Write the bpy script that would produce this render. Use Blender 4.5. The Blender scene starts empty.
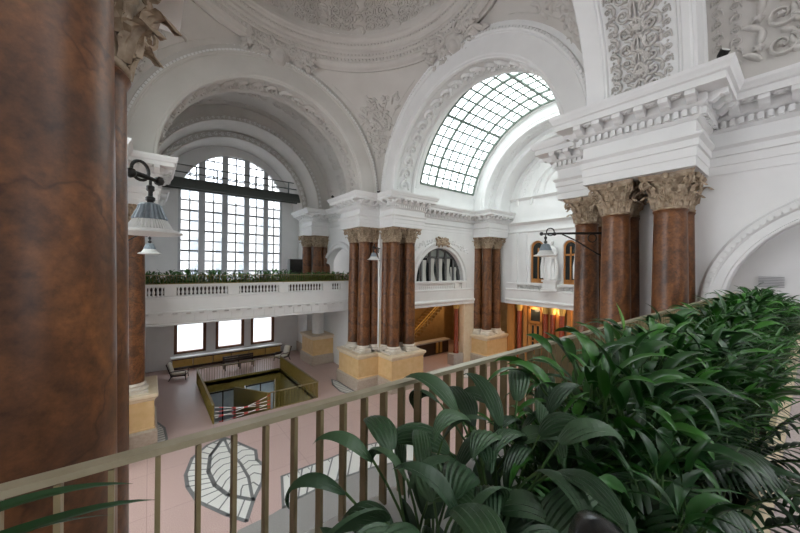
import bpy, bmesh, math, random
from math import sin, cos, pi, radians, sqrt, atan2
from mathutils import Vector, Matrix
random.seed(7)
S = bpy.context.scene
COL = S.collection
CX, CY = 5.55, 11.4            # centre of the crossing
SP = 13.0                      # springing height of every arch
# ------------------------------------------------------------------ materials
def mat(name, col, rough=.6, metal=0.0, var=None, scale=4.0, bump=0.0, bscale=40.0, spec=.5, detail=4.0, ramp=None, stretch=(1, 1, 1), distort=0.0):
    m = bpy.data.materials.new(name); m.use_nodes = True
    nt = m.node_tree; b = nt.nodes['Principled BSDF']
    b.inputs['Base Color'].default_value = (*col, 1); b.inputs['Roughness'].default_value = rough
    b.inputs['Metallic'].default_value = metal; b.inputs['Specular IOR Level'].default_value = spec
    tc = nt.nodes.new('ShaderNodeTexCoord'); mp = nt.nodes.new('ShaderNodeMapping')
    mp.inputs['Scale'].default_value = stretch
    nt.links.new(tc.outputs['Object'], mp.inputs['Vector'])
    if var or ramp:
        n = nt.nodes.new('ShaderNodeTexNoise'); n.inputs['Scale'].default_value = scale; n.inputs['Detail'].default_value = detail
        n.inputs['Distortion'].default_value = distort
        nt.links.new(mp.outputs['Vector'], n.inputs['Vector'])
        r = nt.nodes.new('ShaderNodeValToRGB')
        stops = ramp or [(.3, col), (.7, var)]
        el = r.color_ramp.elements
        while len(el) < len(stops): el.new(.5)
        for e, (p, c) in zip(el, stops): e.position = p; e.color = (*c, 1)
        nt.links.new(n.outputs['Fac'], r.inputs['Fac']); nt.links.new(r.outputs['Color'], b.inputs['Base Color'])
    if bump:
        n2 = nt.nodes.new('ShaderNodeTexNoise'); n2.inputs['Scale'].default_value = bscale; n2.inputs['Detail'].default_value = 5
        nt.links.new(mp.outputs['Vector'], n2.inputs['Vector'])
        bp = nt.nodes.new('ShaderNodeBump'); bp.inputs['Strength'].default_value = bump; bp.inputs['Distance'].default_value = .02
        nt.links.new(n2.outputs['Fac'], bp.inputs['Height']); nt.links.new(bp.outputs['Normal'], b.inputs['Normal'])
    return m
M = {}
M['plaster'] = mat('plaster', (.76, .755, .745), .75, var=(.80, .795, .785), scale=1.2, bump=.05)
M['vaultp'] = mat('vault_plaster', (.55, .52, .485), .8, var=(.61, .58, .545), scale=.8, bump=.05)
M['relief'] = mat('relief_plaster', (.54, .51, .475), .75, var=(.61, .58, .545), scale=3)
M['marble'] = mat('column_marble', (.2, .07, .03), .37, spec=.45, scale=1.5, detail=10, distort=.5,
                  ramp=[(.25, (.05, .024, .014)), (.42, (.12, .05, .022)), (.53, (.215, .088, .033)), (.64, (.115, .05, .024)), (.8, (.23, .105, .048))])
def mottle(m):
    # fine flecks and dark hairline veins over the broad marble clouds
    nt = m.node_tree; b = nt.nodes['Principled BSDF']; src = b.inputs['Base Color'].links[0].from_socket; tc = [n for n in nt.nodes if n.type == 'TEX_COORD'][0]
    def lay(tex, stops, prev):
        r = nt.nodes.new('ShaderNodeValToRGB'); el = r.color_ramp.elements
        for e, (p, c) in zip(el, stops): e.position = p; e.color = (*c, 1)
        nt.links.new(tex, r.inputs['Fac']); mx = nt.nodes.new('ShaderNodeMix'); mx.data_type = 'RGBA'; mx.blend_type = 'MULTIPLY'; mx.inputs['Factor'].default_value = 1
        nt.links.new(prev, mx.inputs[6]); nt.links.new(r.outputs['Color'], mx.inputs[7]); return mx.outputs[2]
    n = nt.nodes.new('ShaderNodeTexNoise'); n.inputs['Scale'].default_value = 14; n.inputs['Detail'].default_value = 8; n.inputs['Roughness'].default_value = .7; nt.links.new(tc.outputs['Object'], n.inputs['Vector'])
    c = lay(n.outputs['Fac'], [(.32, (.5, .5, .52)), (.66, (1.25, 1.2, 1.1))], src)
    n2 = nt.nodes.new('ShaderNodeTexNoise'); n2.inputs['Scale'].default_value = 3; n2.inputs['Detail'].default_value = 3; nt.links.new(tc.outputs['Object'], n2.inputs['Vector'])
    v = nt.nodes.new('ShaderNodeTexVoronoi'); v.feature = 'DISTANCE_TO_EDGE'; v.inputs['Scale'].default_value = 1.1
    mx = nt.nodes.new('ShaderNodeMix'); mx.data_type = 'RGBA'; mx.inputs['Factor'].default_value = .35; nt.links.new(tc.outputs['Object'], mx.inputs[6]); nt.links.new(n2.outputs['Color'], mx.inputs[7]); nt.links.new(mx.outputs[2], v.inputs['Vector'])
    c = lay(v.outputs['Distance'], [(.0, (.55, .5, .5)), (.012, (1, 1, 1))], c)
    nt.links.new(c, b.inputs['Base Color'])
mottle(M['marble'])
M['gilt'] = mat('capital_stone', (.24, .165, .10), .5, var=(.54, .43, .31), scale=9)  # dark-to-light noise paints shaded recesses and highlights into the capitals
M['colbase'] = mat('column_base_stone', (.60, .52, .43), .5, var=(.72, .66, .58), scale=4)
M['sand'] = mat('sandstone', (.64, .42, .19), .5, var=(.72, .50, .26), scale=3, detail=6)
M['sandl'] = mat('pale_sandstone', (.70, .56, .38), .5, var=(.76, .64, .48), scale=3)
M['plinth'] = mat('plinth_stone', (.42, .34, .27), .5, var=(.50, .42, .34), scale=9)
M['floorg'] = mat('grey_terrazzo', (.24, .23, .22), .4, var=(.34, .325, .31), scale=60)
M['white_mosaic'] = mat('white_mosaic', (.66, .65, .61), .45, var=(.74, .73, .70), scale=30)
M['grey_mosaic'] = mat('grey_mosaic', (.16, .165, .165), .45, var=(.22, .22, .22), scale=30)
M['brass'] = mat('brass_paint', (.27, .215, .11), .42, metal=.35, var=(.34, .275, .155), scale=12)
M['railtop'] = mat('rail_metal', (.37, .325, .215), .38, metal=.25, var=(.44, .39, .27), scale=14)
M['olive'] = mat('stair_brass', (.22, .165, .035), .4, metal=.35, var=(.29, .22, .06), scale=8)
M['cream'] = mat('cream_planter', (.62, .53, .33), .45, var=(.68, .58, .38), scale=5)
M['soil'] = mat('soil', (.03, .022, .015), .9, var=(.06, .045, .03), scale=40, bump=.5)
M['dark'] = mat('dark_metal', (.02, .02, .02), .4, metal=.6, var=(.035, .033, .03), scale=20)
M['iron'] = mat('green_iron', (.06, .07, .065), .5, metal=.3, var=(.09, .1, .09), scale=10)
M['lampgrey'] = mat('lamp_enamel', (.20, .24, .27), .35, metal=.3, var=(.26, .30, .33), scale=12)
M['lampwhite'] = mat('lamp_rim', (.62, .62, .60), .35, var=(.68, .68, .66), scale=12)
M['wood'] = mat('brown_wood', (.14, .05, .02), .4, var=(.20, .075, .03), scale=6, stretch=(1, 1, .15))
M['doorwood'] = mat('door_wood', (.42, .17, .04), .35, var=(.52, .23, .06), scale=6, stretch=(1, 1, .15))
M['redcol'] = mat('red_marble', (.22, .04, .02), .25, var=(.32, .07, .03), scale=5)
M['goldp'] = mat('gold_panel', (.55, .36, .09), .4, metal=.2, var=(.62, .42, .12), scale=4)
M['darkwood'] = mat('dark_wood', (.03, .018, .012), .35, var=(.055, .03, .02), scale=8, stretch=(.2, 1, 1))
M['cushion'] = mat('cushion', (.62, .57, .48), .85, var=(.72, .68, .60), scale=12, bump=.2)
M['stone_grey'] = mat('grey_stone', (.40, .36, .33), .5, var=(.46, .42, .38), scale=5)
M['hall'] = mat('ochre_wall', (.26, .155, .055), .6, var=(.33, .21, .085), scale=2)
M['mullion'] = mat('grey_mullion', (.50, .51, .53), .55, var=(.55, .56, .58), scale=5)
M['bars'] = mat('window_bars', (.10, .10, .10), .5, var=(.14, .14, .14), scale=9)
M['skybars'] = mat('skylight_bars', (.13, .17, .14), .5, var=(.17, .21, .18), scale=9)
M['curtain'] = mat('curtain', (.58, .58, .54), .9, var=(.66, .66, .62), scale=2, stretch=(9, 9, .2))
M['dglass'] = mat('dark_glass', (.02, .025, .025), .08, spec=.6, var=(.03, .035, .035), scale=2)
M['bluglass'] = mat('pale_door_glass', (.45, .56, .66), .12, var=(.60, .68, .75), scale=2)
M['tape_red'] = mat('tape_red', (.65, .05, .06), .5, var=(.72, .08, .08), scale=8)
M['tape_white'] = mat('tape_white', (.8, .8, .78), .5, var=(.85, .85, .83), scale=8)
M['facade'] = mat('outside_stone', (.40, .39, .38), .8, var=(.46, .45, .44), scale=1)
M['facglass'] = mat('outside_glass', (.20, .225, .25), .2, var=(.25, .28, .31), scale=1)
M['asphalt'] = mat('street_asphalt', (.34, .34, .345), .8, var=(.42, .42, .425), scale=5)
M['vent'] = mat('vent_grille', (.42, .42, .43), .5, var=(.48, .48, .49), scale=8)
M['deck'] = mat('gallery_floor', (.42, .35, .35), .55, var=(.60, .53, .53), scale=70)
M['carscreen'] = mat('black_plastic', (.03, .035, .04), .3, var=(.045, .05, .055), scale=8)
def leafmat(name, a, b, rough=.35):
    m = mat(name, a, rough, spec=.4); nt = m.node_tree; b_ = nt.nodes['Principled BSDF']
    ge = nt.nodes.new('ShaderNodeNewGeometry'); r = nt.nodes.new('ShaderNodeValToRGB'); el = r.color_ramp.elements
    el[0].color = (*a, 1); el[1].color = (*b, 1); el[0].position = .1; el[1].position = .95
    n = nt.nodes.new('ShaderNodeTexNoise'); n.inputs['Scale'].default_value = 14; tc = nt.nodes.new('ShaderNodeTexCoord'); mm = nt.nodes.new('ShaderNodeMath'); mm.operation = 'MULTIPLY_ADD'; mm.inputs[1].default_value = .5
    nt.links.new(tc.outputs['Object'], n.inputs['Vector']); nt.links.new(ge.outputs['Random Per Island'], mm.inputs[2]); nt.links.new(n.outputs['Fac'], mm.inputs[0])
    sb = nt.nodes.new('ShaderNodeMath'); sb.operation = 'SUBTRACT'; sb.inputs[1].default_value = .25
    nt.links.new(mm.outputs[0], sb.inputs[0]); nt.links.new(sb.outputs[0], r.inputs['Fac']); nt.links.new(r.outputs['Color'], b_.inputs['Base Color'])
    return m
M['leafA'] = leafmat('leaf_dark', (.011, .05, .013), (.035, .125, .026), .33)
M['leafB'] = leafmat('leaf_mid', (.018, .09, .012), (.055, .20, .026), .33)
M['leafC'] = leafmat('leaf_grey_green', (.034, .075, .036), (.065, .13, .06), .38)
M['leafP'] = leafmat('palm_leaf', (.009, .03, .01), (.02, .06, .018), .36)
M['leafD'] = leafmat('rubber_leaf', (.008, .009, .009), (.016, .017, .017), .22)
M['leafY'] = leafmat('leaf_bright', (.07, .24, .02), (.12, .33, .035), .4)
M['stem'] = mat('plant_stem', (.05, .12, .03), .5, var=(.09, .17, .05), scale=10)
# pink terrazzo floor with speckles and wide joints
def terrazzo():
    m = mat('pink_terrazzo', (.5, .33, .3), .33)
    nt = m.node_tree; b = nt.nodes['Principled BSDF']
    tc = nt.nodes.new('ShaderNodeTexCoord')
    v = nt.nodes.new('ShaderNodeTexNoise'); v.inputs['Scale'].default_value = 45; v.inputs['Detail'].default_value = 4
    r = nt.nodes.new('ShaderNodeValToRGB')
    el = r.color_ramp.elements; el.new(.5); el.new(.6)
    for e, (p, c) in zip(el, [(.3, (.40, .25, .225)), (.48, (.54, .385, .35)), (.58, (.59, .43, .395)), (.75, (.68, .55, .51))]): e.position = p; e.color = (*c, 1)
    br = nt.nodes.new('ShaderNodeTexBrick'); br.offset = 0; br.inputs['Scale'].default_value = 1
    br.inputs['Brick Width'].default_value = 2.65; br.inputs['Row Height'].default_value = 2.65; br.inputs['Mortar Size'].default_value = .012
    br.inputs['Color1'].default_value = (1, 1, 1, 1); br.inputs['Color2'].default_value = (.95, .95, .95, 1); br.inputs['Mortar'].default_value = (.74, .70, .69, 1)
    mx = nt.nodes.new('ShaderNodeMix'); mx.data_type = 'RGBA'; mx.blend_type = 'MULTIPLY'; mx.inputs['Factor'].default_value = 1
    L = nt.links.new
    L(tc.outputs['Object'], v.inputs['Vector']); L(tc.outputs['Object'], br.inputs['Vector']); L(v.outputs['Fac'], r.inputs['Fac'])
    L(r.outputs['Color'], mx.inputs[6]); L(br.outputs['Color'], mx.inputs[7]); L(mx.outputs[2], b.inputs['Base Color'])
    return m
M['floor'] = terrazzo()
def glassmat(name, tint, diff, amount):
    m = bpy.data.materials.new(name); m.use_nodes = True; nt = m.node_tree; nt.nodes.clear()
    o = nt.nodes.new('ShaderNodeOutputMaterial'); t = nt.nodes.new('ShaderNodeBsdfTransparent'); t.inputs[0].default_value = (*tint, 1)
    d = nt.nodes.new('ShaderNodeBsdfTranslucent'); d.inputs[0].default_value = (*diff, 1)
    g = nt.nodes.new('ShaderNodeBsdfGlossy'); g.inputs['Roughness'].default_value = .05
    a = nt.nodes.new('ShaderNodeMixShader'); a.inputs[0].default_value = amount
    n = nt.nodes.new('ShaderNodeTexNoise'); n.inputs['Scale'].default_value = 1.5
    mm = nt.nodes.new('ShaderNodeMath'); mm.operation = 'MULTIPLY'; mm.inputs[1].default_value = amount * 2
    tc = nt.nodes.new('ShaderNodeTexCoord')
    nt.links.new(tc.outputs['Object'], n.inputs['Vector']); nt.links.new(n.outputs['Fac'], mm.inputs[0]); nt.links.new(mm.outputs[0], a.inputs[0])
    c = nt.nodes.new('ShaderNodeMixShader'); c.inputs[0].default_value = .05
    nt.links.new(t.outputs[0], a.inputs[1]); nt.links.new(d.outputs[0], a.inputs[2]); nt.links.new(a.outputs[0], c.inputs[1]); nt.links.new(g.outputs[0], c.inputs[2])
    nt.links.new(c.outputs[0], o.inputs[0])
    return m
M['glass'] = glassmat('window_glass', (.95, .97, .98), (.9, .9, .9), .06)
M['skyglass'] = glassmat('skylight_glass', (.90, .95, .92), (.85, .92, .88), .35)
def emis(name, c, s):
    m = bpy.data.materials.new(name); m.use_nodes = True; b = m.node_tree.nodes['Principled BSDF']
    b.inputs['Emission Color'].default_value = (*c, 1); b.inputs['Emission Strength'].default_value = s; return m
# ------------------------------------------------------------------ mesh builder
class G:
    def __init__(s): s.v = []; s.f = []
    def add(s, vs, fs):
        n = len(s.v); s.v += [tuple(p) for p in vs]; s.f += [tuple(i + n for i in f) for f in fs]; return s
    def poly(s, pts): return s.add(pts, [tuple(range(len(pts)))])
    def box(s, a, b):
        x0, y0, z0 = a; x1, y1, z1 = b
        return s.hexa([(x0, y0, z0), (x1, y0, z0), (x1, y1, z0), (x0, y1, z0), (x0, y0, z1), (x1, y0, z1), (x1, y1, z1), (x0, y1, z1)])
    def hexa(s, p): return s.add(p, [(0, 3, 2, 1), (4, 5, 6, 7), (0, 1, 5, 4), (1, 2, 6, 5), (2, 3, 7, 6), (3, 0, 4, 7)])
    def grid(s, fn, nu, nv, cu=False):
        vs = [fn(i / nu, j / nv) for i in range(nu + (0 if cu else 1)) for j in range(nv + 1)]
        fs = []; w = nv + 1; m = nu if cu else nu + 1
        for i in range(nu):
            k = (i + 1) % m
            for j in range(nv): fs.append((i * w + j, k * w + j, k * w + j + 1, i * w + j + 1))
        return s.add(vs, fs)
    def lathe(s, prof, n=24, c=(0, 0, 0), cap=True):
        k = len(prof)
        vs = []
        for i in range(n):
            a = 2 * pi * i / n
            for r, z in prof: vs.append((c[0] + r * cos(a), c[1] + r * sin(a), c[2] + z))
        fs = [(i * k + j, ((i + 1) % n) * k + j, ((i + 1) % n) * k + j + 1, i * k + j + 1) for i in range(n) for j in range(k - 1)]
        s.add(vs, fs)
        for j in (0, k - 1):
            if cap and prof[j][0] > 1e-4: s.poly([vs[i * k + j] for i in range(n)])
        return s
    def tube(s, pts, r, n=6, cap=True):
        pts = [Vector(p) for p in pts]; k = len(pts); vs = []
        rr = r if isinstance(r, (list, tuple)) else [r] * k
        up = None
        for i, p in enumerate(pts):
            t = (pts[min(i + 1, k - 1)] - pts[max(i - 1, 0)]).normalized()
            if up is None:
                up = Vector((0, 0, 1)) if abs(t.z) < .9 else Vector((1, 0, 0))
            a = t.cross(up); a = a.normalized() if a.length > 1e-5 else t.orthogonal().normalized(); b = a.cross(t).normalized(); up = b
            for j in range(n):
                q = 2 * pi * j / n; vs.append(p + (a * cos(q) + b * sin(q)) * rr[i])
        fs = [(i * n + j, i * n + (j + 1) % n, (i + 1) * n + (j + 1) % n, (i + 1) * n + j) for i in range(k - 1) for j in range(n)]
        s.add(vs, fs)
        if cap: s.poly(vs[:n][::-1]); s.poly(vs[-n:])
        return s
    def sweep(s, path, prof, mp=None, closed=False, closedprof=True):
        """path: plan points; prof: (offset to the left of travel, z)"""
        mp = mp or (lambda x, y, z: (x, y, z))
        n = len(path); k = len(prof); vs = []
        for i in range(n):
            p = Vector(path[i]).to_2d()
            d0 = d1 = None
            if i > 0 or closed: d0 = (p - Vector(path[i - 1]).to_2d()).normalized()
            if i < n - 1 or closed: d1 = (Vector(path[(i + 1) % n]).to_2d() - p).normalized()
            d0 = d0 or d1; d1 = d1 or d0
            n0 = Vector((-d0.y, d0.x)); n1 = Vector((-d1.y, d1.x))
            m = n0 + n1; m = m / max(.2, m.dot(n0)) if m.length > 1e-6 else n0
            for o, z in prof: q = p + m * o; vs.append(mp(q.x, q.y, z))
        fs = []; kk = k if closedprof else k - 1
        for i in range(n if closed else n - 1):
            a = i * k; b = ((i + 1) % n) * k
            for j in range(kk): fs.append((a + j, b + j, b + (j + 1) % k, a + (j + 1) % k))
        s.add(vs, fs)
        if closedprof and not closed:
            s.poly(vs[:k]); s.poly(vs[-k:][::-1])
        return s
    def build(s, name, m, parent=None, smooth=False, ang=None, recalc=True, loc=None):
        me = bpy.data.meshes.new(name)
        off = Vector(loc) if loc else (parent.matrix_world.translation.copy() if parent else Vector((0, 0, 0)))
        if parent is not None and loc is None: off = world_loc(parent)
        vs = [(x - off.x, y - off.y, z - off.z) for x, y, z in s.v]
        me.from_pydata(vs, [], s.f); me.update()
        if recalc:
            bm = bmesh.new(); bm.from_mesh(me); bmesh.ops.recalc_face_normals(bm, faces=bm.faces); bm.to_mesh(me); bm.free()
        if smooth:
            me.polygons.foreach_set('use_smooth', [True] * len(me.polygons))
            if ang: me.set_sharp_from_angle(angle=radians(ang))
        me.materials.append(M[m] if isinstance(m, str) else m)
        o = bpy.data.objects.new(name, me); COL.objects.link(o)
        if parent is not None: o.parent = parent
        elif loc: o.location = off
        return o
def world_loc(o):
    l = Vector(o.location)
    while o.parent: o = o.parent; l = l + Vector(o.location)
    return l
def tag(o, label=None, cat=None, group=None, kind=None):
    if label: o['label'] = label
    if cat: o['category'] = cat
    if group: o['group'] = group
    if kind: o['kind'] = kind
    return o
def thing(name, label, cat, loc=(0, 0, 0), group=None, rz=0):
    o = bpy.data.objects.new(name, None); COL.objects.link(o); o.location = loc; o.rotation_euler = (0, 0, rz)
    o.empty_display_size = .1
    return tag(o, label, cat, group)
def struct(name, g, m, smooth=False, ang=None, label=None, cat=None, parent=None):
    o = g.build(name, m, parent, smooth=smooth, ang=ang)
    if parent is None: tag(o, label or 'plain part of the hall shell', cat or 'building', kind='structure')
    return o
def copy_tree(o, parent=None):
    c = o.copy(); COL.objects.link(c); c.parent = parent
    for ch in list(o.children): copy_tree(ch, c)
    return c
# maps from an arm's own frame (s out of the centre, t across) to the world
def P(k, s, t, z):
    return ((CX + t, CY + s, z), (CX + s, CY + t, z), (CX + t, CY - s, z), (CX - s, CY + t, z))[k - 1]
def arcsweep(g, k, prof, n=56, a0=0.0, a1=pi, closedprof=True, zc=SP):
    m = len(prof)
    vs = [P(k, s_, r * cos(a0 + (a1 - a0) * i / n), zc + r * sin(a0 + (a1 - a0) * i / n)) for i in range(n + 1) for s_, r in prof]
    fs = [(i * m + j, (i + 1) * m + j, (i + 1) * m + (j + 1) % m, i * m + (j + 1) % m) for i in range(n) for j in range(m if closedprof else m - 1)]
    g.add(vs, fs)
    if closedprof: g.poly(vs[:m]); g.poly(vs[-m:])
    return g
# ------------------------------------------------------------------ relief ornament, real raised plaster
def stroke(g, mp, pts, w, h):
    """a tapered half-round ridge along 2-D points, raised off the surface mp(u, v, height)"""
    n = len(pts); vs = []
    ww = w if isinstance(w, list) else [w * (.35 + .65 * sin(pi * (i + .6) / (n + .2))) for i in range(n)]
    for i in range(n):
        a = pts[max(i - 1, 0)]; b = pts[min(i + 1, n - 1)]
        dx, dy = b[0] - a[0], b[1] - a[1]; L = sqrt(dx * dx + dy * dy) or 1; nx, ny = -dy / L, dx / L
        hh = h * min(1, ww[i] / max(ww))
        for q, e in ((-1, -.01), (-.6, hh * .8), (0, hh), (.6, hh * .8), (1, -.01)):
            vs.append(mp(pts[i][0] + nx * ww[i] * q, pts[i][1] + ny * ww[i] * q, e))
    g.add(vs, [(i * 5 + j, i * 5 + j + 1, i * 5 + 6 + j, i * 5 + 5 + j) for i in range(n - 1) for j in range(4)])
def leaf2(g, mp, x, y, a, l, w, h, curl=.4):
    pts = []
    for i in range(6):
        t = i / 5; aa = a + curl * t
        pts.append((x + l * t * cos(aa), y + l * t * sin(aa)))
    stroke(g, mp, pts, [w * (.25 + .9 * sin(pi * (t * .85 + .08))) for t in (0, .2, .4, .6, .8, 1)], h)
def scroll(g, mp, x, y, r, d, a0, w, h, turns=1.4, n=16):
    pts = []
    for i in range(n):
        t = i / (n - 1); a = a0 + d * t * turns * 2 * pi; rr = r * (1 - .78 * t)
        pts.append((x + rr * cos(a), y + rr * sin(a)))
    stroke(g, mp, pts, [w * (1.1 - .5 * i / n) for i in range(n)], h)
    rosette(g, mp, x, y, r * .22, h * 1.2, 5)
def rosette(g, mp, x, y, r, h, n=6):
    vs = [mp(x, y, h)]; m = n * 4
    for q, e in ((.35, 1.1), (.75, .8), (1.05, -.05)):
        for i in range(m):
            a = 2 * pi * i / m; rr = r * q * (1 + .25 * cos(n * a)); vs.append(mp(x + rr * cos(a), y + rr * sin(a), h * e if e > 0 else -.01))
    fs = [(0, 1 + i, 1 + (i + 1) % m) for i in range(m)]
    for b in (0, 1):
        for i in range(m): fs.append((1 + b * m + i, 1 + (b + 1) * m + i, 1 + (b + 1) * m + (i + 1) % m, 1 + b * m + (i + 1) % m))
    g.add(vs, fs)
def vine(g, mp, u0, u1, vc, amp, h, step=None):
    """running scroll band along u"""
    step = step or amp * 1.9; n = max(1, round((u1 - u0) / step)); st = (u1 - u0) / n
    for i in range(n):
        x = u0 + (i + .5) * st; d = 1 if i % 2 else -1
        scroll(g, mp, x, vc + .05 * d * amp, amp * .72, d, pi / 2 * d + pi, amp * .17, h, 1.2, 12)
        for q in range(4): leaf2(g, mp, x - st * .3 + q * st * .16, vc - d * amp * .75, d * (.5 + .2 * q), amp * .5, amp * .13, h * .8)
        rosette(g, mp, x + st * .5, vc, amp * .2, h, 5)
def candelabra(g, mp, uc, v0, v1, half, h, rnd):
    """symmetrical panel of scrolls, leaves and rosettes round a central stem"""
    v = v0; i = 0
    stroke(g, mp, [(uc, v0 + (v1 - v0) * j / 12) for j in range(13)], half * .06, h)
    while v < v1 - half * .3:
        r = half * rnd.uniform(.3, .42)
        if i % 3 == 1:
            rosette(g, mp, uc, v + r, r * .75, h * 1.3, 8)
            for a in range(10): leaf2(g, mp, uc + r * .85 * cos(a * pi / 5), v + r + r * .85 * sin(a * pi / 5), a * pi / 5 + .5, r * .45, r * .13, h * .8)
        for sg in (1, -1):
            scroll(g, mp, uc + sg * half * .52, v + r, r, sg, pi / 2 + (0 if sg > 0 else 0), r * .17, h)
            for q in range(6):
                a = pi / 2 - sg * (pi / 2 - .2 - q * .33)
                leaf2(g, mp, uc + sg * half * (.12 + .1 * rnd.random()), v + r * (.2 + .3 * q), a, half * rnd.uniform(.25, .45), half * .075, h * .9, sg * .6)
            leaf2(g, mp, uc + sg * half * .85, v + r * .3, pi / 2 - sg * .5, half * .4, half * .08, h)
            leaf2(g, mp, uc + sg * half * .9, v + r * 1.5, pi / 2 + sg * .5, half * .4, half * .08, h)
            rosette(g, mp, uc + sg * half * .9, v + r * 1.3, half * .1, h, 5)
        v += r * 2.1; i += 1
# ================================================================== THE SHELL
def wallgrid(g, fn, x0, x1, z0, z1, ops=(), depth=.5, n=20):
    """wall sheet with openings; ops: (xa, xb, lo, hi) or (xa, xb, lo, zs, 'arch'); reveals run back by depth"""
    O = []; xs = {x0, x1}
    for o in ops:
        xa, xb, lo = o[:3]
        if len(o) == 5:
            xc = (xa + xb) / 2; r = (xb - xa) / 2; zs = o[3]
            hi = (lambda xc, r, zs: lambda x: zs + sqrt(max(0, r * r - (x - xc) ** 2)))(xc, r, zs)
            xs |= {xc - r * cos(pi * i / n) for i in range(n + 1)}
        else: hi = (lambda h: lambda x: h)(o[3])
        O.append((xa, xb, lo, hi)); xs |= {xa, xb}
    xs = sorted(xs); q = [xs[0]]
    for x in xs[1:]:
        if x - q[-1] > 1e-6: q.append(x)
    for a, b in zip(q, q[1:]):
        m = (a + b) / 2; za, zb = z0, z0
        act = sorted([o for o in O if o[0] < m < o[1]], key=lambda o: o[2])
        for xa, xb, lo, hi in act:
            if lo > min(za, zb) + 1e-6: g.poly([fn(a, za, 0), fn(b, zb, 0), fn(b, lo, 0), fn(a, lo, 0)])
            ha, hb = hi(a), hi(b)
            g.poly([fn(a, ha, 0), fn(b, hb, 0), fn(b, hb, depth), fn(a, ha, depth)])
            if lo > z0 + 1e-6: g.poly([fn(a, lo, 0), fn(b, lo, 0), fn(b, lo, depth), fn(a, lo, depth)])
            za, zb = ha, hb
        if z1 > min(za, zb) + 1e-6: g.poly([fn(a, za, 0), fn(b, zb, 0), fn(b, z1, 0), fn(a, z1, 0)])
    for xa, xb, lo, hi in O:
        for x in (xa, xb):
            if hi(x) - lo > 1e-4: g.poly([fn(x, lo, 0), fn(x, hi(x), 0), fn(x, hi(x), depth), fn(x, lo, depth)])
    return g
VE = {1: 14.8, 2: 16.85, 3: 16.85, 4: 16.85}     # where each arm's barrel vault stops
AE = {1: 19.5, 2: 19.65, 3: 19.65, 4: 19.65}     # end wall of each arm
T = 6.95
# ---- ground floor with the stair hole
WX0, WX1, WY0, WY1 = 2.67, 8.35, 18.95, 26.2
g = wallgrid(G(), lambda x, y, d: (x, y, -d), -16, 27.5, -9, 31.2, [(WX0, WX1, WY0, WY1)], .35)
struct('floor', g, 'floor')
g = G()
g.poly([(WX0 - .3, WY0 - .3, -3.4), (WX1 + .3, WY0 - .3, -3.4), (WX1 + .3, WY1 + .3, -3.4), (WX0 - .3, WY1 + .3, -3.4)])
struct('floor', g, 'dglass', label='dark polished floor at the foot of the sunken stair')
g = G()
for a, b in (((WX0, WY0), (WX0, WY1)), ((WX1, WY1), (WX1, WY0)), ((WX1, WY0), (WX0, WY0))):
    g.poly([(a[0], a[1], -3.4), (b[0], b[1], -3.4), (b[0], b[1], -.02), (a[0], a[1], -.02)])
wallgrid(g, lambda x, z, d: (x, WY1 + d, z), WX0, WX1, -3.4, -.02, [(3.2, 5.35, -3.3, -.85), (5.75, 7.95, -3.3, -.85)], .15)
struct('wall_stairwell', g, 'olive')
# ---- side walls of the arms
def side(k, sg, s0, s1, z0, z1, ops, name, m='plaster', depth=.55, t=T):
    g = wallgrid(G(), lambda x, z, d: P(k, x, sg * (t + d), z), s0, s1, z0, z1, ops, depth)
    return struct(name, g, m)
LUN = (10.25, 15.55, 7.1, 7.1, 'arch'); GND = (10.05, 15.75, 0, 5.3)
side(1, 1, T, 17.1, 5.3, SP + .1, [LUN], 'wall_right'); side(1, 1, T, 17.1, 0, 5.3, [], 'wall_right', 'plaster')
side(1, -1, T, 17.1, 5.3, SP + .1, [LUN], 'wall_left'); side(1, -1, T, 17.1, 0, 5.3, [], 'wall_left', 'plaster')
side(1, 1, 17.1, 19.5, 0, SP + .9, [], 'wall_right', t=5.9); side(1, -1, 17.1, 19.5, 0, SP + .9, [], 'wall_left', t=5.9)
for sg in (1, -1):
    struct('wall_right' if sg > 0 else 'wall_left', G().poly([P(1, 17.1, sg * 5.9, 0), P(1, 17.1, sg * T, 0), P(1, 17.1, sg * T, SP + .1), P(1, 17.1, sg * 5.9, SP + .1)]), 'plaster')
side(2, 1, T, 19.65, 5.3, SP + .1, [LUN], 'wall_right'); side(2, 1, T, 19.65, 0, 5.3, [GND], 'wall_right', 'sandl')
side(2, -1, T, 19.65, 5.3, SP + .1, [LUN], 'wall_front'); side(2, -1, T, 19.65, 0, 5.3, [], 'wall_front', 'sandl')
side(3, 1, T, 19.65, 0, SP + .1, [(9.85, 15.15, 7.1, 7.1, 'arch')], 'wall_right'); side(3, -1, T, 19.65, 0, SP + .1, [LUN], 'wall_left')
side(4, 1, T, 19.65, 0, SP + .1, [LUN], 'wall_left'); side(4, -1, T, 19.65, 0, SP + .1, [LUN], 'wall_front')
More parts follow.
